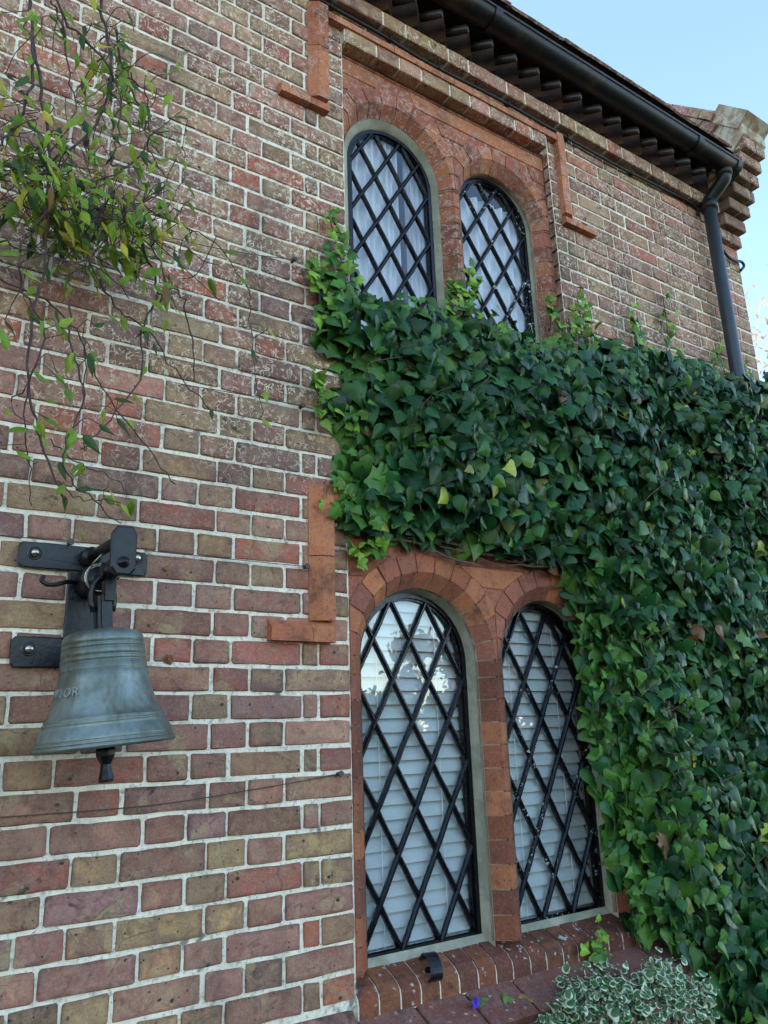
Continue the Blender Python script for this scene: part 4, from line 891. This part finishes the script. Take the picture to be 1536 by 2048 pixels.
def inside(poly, x, z):
    r = False; n = len(poly); j = n-1
    for i in range(n):
        if (poly[i][1] > z) != (poly[j][1] > z) and x < (poly[j][0]-poly[i][0])*(z-poly[i][1])/(poly[j][1]-poly[i][1])+poly[i][0]: r = not r
        j = i
    return r
def edge_dist(poly, x, z):
    d = 9
    for i in range(len(poly)):
        ax_, az_ = poly[i]; bx_, bz_ = poly[(i+1) % len(poly)]; dx, dz = bx_-ax_, bz_-az_; L = dx*dx+dz*dz
        t = max(0, min(1, ((x-ax_)*dx+(z-az_)*dz)/L)) if L else 0; d = min(d, math.hypot(x-ax_-t*dx, z-az_-t*dz))
    return d
IVYP = IVY[:13]+[(2.72, 2.3), (2.72, -.9), (1.3, -.9), (1.275, -.39)]+IVY[16:]
from mathutils import noise as mn
ivy = empty('ivy', 'dark green ivy covering the wall between and right of the windows', 'ivy')
LV = []
def ivy_leaf(P, s, young=0., kind=None, depth=0):
    up = rnd.gauss(.45, .5)*(1-.3*young); nrm = Vector((rnd.gauss(-.1, .65), -1, up)); tip = Vector((rnd.gauss(-.05, .8), rnd.uniform(-.8, .2), -1+rnd.gauss(.1, .5)))
    if young > .5 and rnd.random() < .35: tip = Vector((rnd.gauss(0, 1), -.2, rnd.gauss(-.2, .7)))
    k = kind if kind is not None else (rnd.choice((0, 1, 2, 3, 0, 2, 4)) if young < .4 else rnd.choice((4, 5, 4, 0, 1)))
    v = rnd.uniform(.55, 1.6)
    if young > .7: c = (.17*v, .29*v, .03*v)
    elif young > .35: c = (.06*v, .15*v, .022*v)
    else:
        c = rnd.choice([(.013, .062, .016), (.018, .074, .016), (.011, .048, .017), (.027, .09, .018)]); c = tuple(q*v for q in c); u = rnd.random()
        if u < .008: c = (.26*v, .28*v, .05)
        elif u < .013: c = (.17, .075, .03)
        elif u < .16: c = (.055*v, .12*v, .02)
    m = leaf_matrix(Vector(P)-tip.normalized()*s*.45, tip, nrm, s, rnd.uniform(.85, 1.12))
    sz = size_seen(P, s)*(1.25 if depth == 0 else .5 if depth == 1 else .2)
    LV.append((m, k, c, sz))
XS = (-.15, 2.72); ZS = (-.88, 2.35)
def thick(x, z, d): return (.045+.13*min(1, d/.22)**.7)+.075*mn.noise(Vector((x*3.1, z*3.1, 1.7)))+.05*mn.noise(Vector((x*9, z*9, 4)))
for depth, step in ((0, .041), (1, .043), (2, .048)):
    z = ZS[0]
    while z < ZS[1]:
        x = XS[0]
        while x < XS[1]:
            px, pz = x+rnd.uniform(-.6, .6)*step, z+rnd.uniform(-.6, .6)*step; x += step
            if not inside(IVYP, px, pz): continue
            if pz < -.55 and rnd.random() < .5: continue
            if depth == 0 and mn.noise(Vector((px*7.5, pz*7.5, 8))) < -.3: continue
            d = edge_dist(IVYP, px, pz)
            if px > 2.3: d = max(d, min(.3, 2.75-px))
            th = thick(px, pz, d); y = -th*(1, .66, .36)[depth]+rnd.uniform(-.03, .025)
            y = min(y, -.012)
            if pz < -.06: y -= .12*min(1, (-.06-pz)/.1)
            left_edge = (px < .12 and pz > 1.2) or (1.28 < pz < 1.45 and px < .2)
            young = 0
            if d < .07 and depth == 0: young = .5 if (left_edge or pz > 1.9 or (px < 1.35 and pz < 1.1)) else .15
            if left_edge and d < .13 and rnd.random() < .6: young = max(young, .5)
            if pz < 1.0 and px < 1.4 and rnd.random() < .45: young = .4
            s = rnd.triangular(.034, .09, .05) if young < .3 else rnd.uniform(.028, .054)
            if depth: s = rnd.uniform(.06, .095)
            elif rnd.random() < .2: s *= .7
            ivy_leaf((px, y, pz), s, young, None, depth)
        z += step
stems_mb = []
for key, path in SHOOTS.items():
    P_ = smooth_path(path, 5); mb = MB(); tube(mb, [q+Vector((0, .012, 0)) for q in P_], .0022, 5); mb.build('stem', M['twig'], ivy, True)
    n = len(P_)
    for i, q in enumerate(P_):
        dens = 3 if key in ('a', 'b', 'd', 'e', 'u', 'h', 'i', 'j', 'l') else 2
        for k in range(dens):
            t = i/(n-1); s = rnd.uniform(.034, .058)*(1-.35*t); w_ = .05*(1-t*.75)
            ivy_leaf((q.x+rnd.gauss(0, w_), q.y-rnd.uniform(0, .035), q.z+rnd.gauss(0, .018)), s, 1 if rnd.random() < .4+.5*t else .5, None, 0)
for i in range(26):                               # woody runners at the foot of the ivy and along its lower edge
    x0 = rnd.uniform(.1, 1.0); z0 = 1.22+rnd.uniform(0, .08); P_ = smooth_path([(x0, -.02, z0), (x0+.12, -.03, z0+rnd.uniform(-.02, .03)), (x0+.26, -.025, z0-rnd.uniform(0, .05)), (x0+.36, -.04, z0+rnd.uniform(-.06, .04))], 4)
    mb = MB(); tube(mb, P_, rnd.uniform(.002, .005), 5); mb.build('stem', M['twig'], ivy, True)
for i in range(40):
    x0, z0 = rnd.uniform(.05, 2.3), rnd.uniform(-.1, 2.1)
    if not inside(IVYP, x0, z0) or edge_dist(IVYP, x0, z0) < .06: continue
    th = thick(x0, z0, .2); P_ = smooth_path([(x0, -th*.6, z0), (x0+rnd.gauss(0, .05), -th*.9, z0+.06), (x0+rnd.gauss(.03, .06), -th*1.05, z0+.13), (x0+rnd.gauss(.05, .08), -th*1.15, z0+.17)], 4)
    mb = MB(); tube(mb, P_, rnd.uniform(.0015, .0028), 5, taper=.5); mb.build('stem', M['twig'], ivy, True)
place(LV, IVYD, IVYM, M['ivy'], ivy, 'leaf', None, 'leaf_mass')

# ------------------------------------------------------------ hanging vine at upper left
vine = empty('climbing_vine', 'loose climber with slender leaves and bare stems hanging over the bricks at upper left', 'vine')
VM = [leaf_mesh('leaf', LANCE, .5, .3), leaf_mesh('leaf', LANCE, .3, .9), leaf_mesh('leaf', LANCE, .7, 1.3)]; VD = [ready(m_, 'leaf', M['vine']) for m_ in VM]
LV2 = []; pts_all = []
for r_, path in STEMS:
    P_ = smooth_path(path, 5); P_ = [q+Vector((rnd.gauss(0, .003), rnd.gauss(0, .006), rnd.gauss(0, .003))) for q in P_]
    mb = MB(); tube(mb, P_, r_, 6, taper=.55); mb.build('stem', M['stem'], vine, True); pts_all += [(q, r_) for q in P_[2:]]
def vleaf(P, s, hue):
    tip = Vector((rnd.gauss(.45, .6), rnd.gauss(-.1, .35), -1+rnd.gauss(.35, .55))); nrm = Vector((rnd.gauss(0, .5), -1, rnd.uniform(.1, 1.1)))
    v = rnd.uniform(.75, 1.3); c = {0: (.18, .3, .03), 1: (.31, .42, .04), 2: (.5, .42, .045), 3: (.06, .12, .035), 4: (.3, .16, .04)}[hue]
    if size_seen(P, s) == 0: return
    LV2.append((leaf_matrix(P, tip, nrm, s, rnd.uniform(.85, 1.3)), rnd.choice((0, 0, 1, 1, 2)), tuple(q*v for q in c), size_seen(P, s)))
twig_n = 0; twig_rest = MB()
for mi, (c, rx, ry, n_) in enumerate(MASS):
    for i in range(int(n_*(3. if mi in (0, 1, 2) else 2. if mi in (3, 7) else 1.))):
        P = Vector(c)+Vector((rnd.gauss(-.05 if mi in (0, 2, 7) else 0, rx*.55), rnd.uniform(-.14, .12), rnd.gauss(0, ry*.6)))
        hue = rnd.choices((0, 1, 2, 3, 4), (5, 5, 3 if c[0] < -.8 and 1.8 < c[2] < 2.4 else .5, 3, .4))[0]; vleaf(P, rnd.uniform(.026, .06), hue)
        if rnd.random() < .85:                     # a short twig carrying the leaf
            a = min(pts_all, key=lambda q: (q[0]-P).length)[0]; mb = MB() if twig_n < 250 else twig_rest; m_ = a.lerp(P, .5)+Vector((rnd.gauss(0, .015), rnd.gauss(0, .01), rnd.gauss(.01, .015)))
            if (a-P).length < .22:
                tube(mb, smooth_path([a, m_, P], 3), .0012, 4, caps=False)
                if twig_n < 250: mb.build('twig', M['stem'], vine, True)
                twig_n += 1
if twig_rest.v: tag(twig_rest.build('fine_twigs', M['stem'], vine, True), kind='stuff')
for q, r_ in pts_all:
    if rnd.random() < .16 and q.z < 2.9: vleaf(q+Vector((rnd.gauss(0, .01), -.005, 0)), rnd.uniform(.035, .06), rnd.choice((0, 1, 3, 0)))
for i in range(34):                               # tangle of thin twigs in the heart of the plant
    c = Vector(MASS[0][0])+Vector((rnd.gauss(-.02, .16), rnd.uniform(-.1, .12), rnd.gauss(-.01, .07))); d = Vector((rnd.gauss(0, .12), rnd.gauss(0, .05), rnd.gauss(-.03, .05)))
    mb = MB(); tube(mb, smooth_path([c-d, c+Vector((0, 0, rnd.gauss(0, .03))), c+d], 4), rnd.uniform(.001, .0022), 4, caps=False); mb.build('twig', M['twig'] if i % 3 else M['stem'], vine, True)
place(LV2, VD, VM, M['vine'], vine, 'leaf', None, 'leaf_mass')

# ------------------------------------------------------------ variegated shrub, pansy, fallen leaves
shrub = empty('variegated_shrub', 'low bushy shrub with cream edged green leaves at the foot of the window', 'shrub'); SM = [leaf_mesh('leaf', OVATE, .2, .4), leaf_mesh('leaf', HEART, .3, .3)]; SD = [ready(m_, 'leaf', M['varieg']) for m_ in SM]
LV3 = []
for i in range(1300):
    a = rnd.uniform(0, 6.28); rr = math.sqrt(rnd.random()); x = .78+rr*math.cos(a)*.38; y = -.24+rr*math.sin(a)*.16
    top = -.11-.09*abs((x-.8)/.36)**2-.05*((y+.22)/.14)**2+.06*mn.noise(Vector((x*8, y*8, 0)))+(.05*rnd.random()**3); z = top-abs(rnd.gauss(0, .05)) if i % 4 else top-rnd.uniform(0, .6)
    s = rnd.triangular(.014, .04, .024); tip = Vector((rnd.gauss(0, .8), rnd.gauss(-.3, .7), rnd.gauss(.1, .6))); v = rnd.uniform(.8, 1.2)
    LV3.append((leaf_matrix((x, y, z), tip, Vector((rnd.gauss(0, .5), -.6, 1)), s), rnd.choice((0, 0, 1)), (.05*v, .13*v, .035*v), size_seen((x, y, z), s)*(1.5 if z > top-.04 else .6)))
place(LV3, SD, SM, M['varieg'], shrub, 'leaf', None, 'leaf_mass', 290)
for i in range(9):
    x = .83+rnd.uniform(-.3, .3); mb = MB(); tube(mb, smooth_path([(.83+(x-.83)*.3, -.22, -.9), (x, -.22, -.55), (x+rnd.gauss(0, .05), -.24, -.22)], 4), .006, 5); mb.build('stem', M['twig'], shrub, True)
pan = empty('pansy', 'single purple pansy flower growing on the ledge under the sill', 'flower'); PX = Vector((.338, -.062, -.135))
PUR = mat_simple('purple_petal', (.1, .03, .5), (.05, .012, .3), 60, .5)
PM = [leaf_mesh('leaf', HEART, .05, .2)]; PD = ready(PM[0], 'petal', PUR)
for k in range(5):
    a = R(72*k+18); o = link('petal', PD, pan); o.matrix_local = leaf_matrix(PX+Vector((.003*math.cos(a), -.012, .003*math.sin(a)+.005)), (math.cos(a), -.25, math.sin(a)), (-.1, -1, .3), .015, 1.3)
GD = ready(leaf_mesh('leaf', OVATE, .2, .3), 'leaf', M['ivy'])
for k in range(7):
    a = R(-20+200*rnd.random()); o = link('leaf', GD, pan); o.matrix_local = leaf_matrix(PX+Vector((rnd.gauss(0, .018), .0, rnd.uniform(-.006, .006))), (math.cos(a), -.5, math.sin(a)*.6), (0, -.6, 1), rnd.uniform(.016, .026)); o.color = (.12, .22, .05, 1)
mb = MB(); tube(mb, [PX+Vector((0, .004, -.012)), PX+Vector((0, -.006, .002))], .002, 5); mb.build('stem', M['twig'], pan)
for (P, s, c, lb) in (((.456, -.058, -.137), .042, (.16, .22, .05), 'small yellow green fallen leaf on the ledge beside the pansy'), ((.52, -.06, -.145), .05, (.3, .2, .05), 'curled brown and yellow fallen leaf on the ledge under the sill'), ((.79, -.1, -.15), .035, (.3, .08, .04), 'rust coloured fallen leaf beside the variegated shrub')):
    m_ = leaf_mesh('fallen_leaf', LOBED, .35, .6); o = link('fallen_leaf', ready(m_, 'fallen_leaf', M['ivy'])); o.matrix_local = leaf_matrix(P, (rnd.gauss(.5, .5), -.6, -.1), (0, -.4, 1), s); o.color = (*c, 1); tag(o, lb, 'leaf')

# ------------------------------------------------------------ garden : trees beyond the corner and across the lawn
def tree(name, label, base, h, crown_r, crown_z, n, c, sz, seed, squash=1.):
    rg_ = random.Random(seed); t = empty(name, label, 'tree'); t.location = base
    mb = MB(); tube(mb, [(0, 0, 0), (.05*h*.2, 0, h*.3), (0, .03*h, h*.6), (.02*h, 0, h*.9)], [.035*h, .026*h, .016*h, .004*h], 8)
    for k in range(9):
        a = rg_.uniform(0, 6.28); z0 = h*rg_.uniform(.35, .7); L = crown_r*rg_.uniform(.6, .95); tube(mb, [(0, 0, z0), (L*.5*math.cos(a), L*.5*math.sin(a), z0+L*.35), (L*math.cos(a), L*math.sin(a), z0+L*.6)], [.011*h, .007*h, .002*h], 5)
    mb.build('trunk', M['twig'], t, True)
    cl = [(Vector((rg_.gauss(0, .5), rg_.gauss(0, .5), rg_.gauss(0, .45*squash)))*crown_r+Vector((0, 0, crown_z)), crown_r*rg_.uniform(.18, .36)) for _ in range(26)]
    lb = MB()
    for i in range(n):
        q, r_ = rg_.choice(cl); P = q+Vector((rg_.gauss(0, 1), rg_.gauss(0, 1), rg_.gauss(0, 1)))*r_*.6; u = Vector((rg_.gauss(0, 1), rg_.gauss(0, 1), rg_.gauss(0, 1))).normalized(); v = u.orthogonal().normalized(); s = sz*rg_.uniform(.6, 1.3); k = rg_.uniform(.7, 1.3)
        lb.add([P-u*s, P+v*s*.5, P+u*s, P-v*s*.5], [(0, 1, 2, 3)], tuple(w*k for w in c))
    me = mesh_of(lb, 'crown'); me.materials.append(M['vine']); o = link('crown', me, t); tag(o, kind='stuff'); return t
tree('garden_tree', 'pale pinkish sunlit tree beyond the right corner of the house', (13.2, 5.0, -.9), 9.0, 2.6, 6.4, 5000, (.5, .3, .22), .1, 3)
tree('garden_tree', 'autumn orange tree far across the lawn', (27, -32, -.9), 6.2, 2.4, 4.0, 9000, (.28, .15, .07), .2, 5)
tree('garden_tree', 'taller autumn tree at the far edge of the lawn', (34, -33, -.9), 7.0, 3.2, 4.6, 9000, (.28, .16, .08), .24, 6)
for i, (x, y, h) in enumerate(((20, -33, 3.6), (23.5, -34, 3.3), (16, -34, 3.7), (12, -35, 3.4), (31, -36, 3.9), (38, -30, 4.2), (42, -26, 4.3), (46, -21, 4.4), (7, -36, 3.7), (1, -37, 3.8), (-6, -38, 4))):
    t_ = tree('garden_tree', ['round green bush', 'dark green bush', 'broad green bush', 'small green tree', 'leafy green tree', 'tall green tree', 'spreading green tree', 'far green tree', 'bushy green tree', 'low green tree', 'dense green tree'][i]+' in the row across the lawn, number %s from the right' % ['five', 'four', 'six', 'seven', 'four', 'three', 'two', 'one', 'eight', 'nine', 'ten'][i] if False else
              ['round green bush opposite the lower windows', 'dark green bush beside the orange tree', 'broad green bush left of the row of bushes', 'small green tree past the broad bush', 'leafy green tree between the two autumn trees', 'green tree right of the taller autumn tree', 'spreading green tree farther to the right across the lawn', 'farthest green tree to the right across the lawn', 'bushy green tree across the lawn facing the ivy wall', 'low green tree straight across from the house wall', 'dense green tree across the lawn to the left'][i],
              (x, y, -.9), h, 2.7, h*.45, 4200, (.06, .085, .03), .26, 20+i, .7); t_['group'] = 'trees across the lawn'
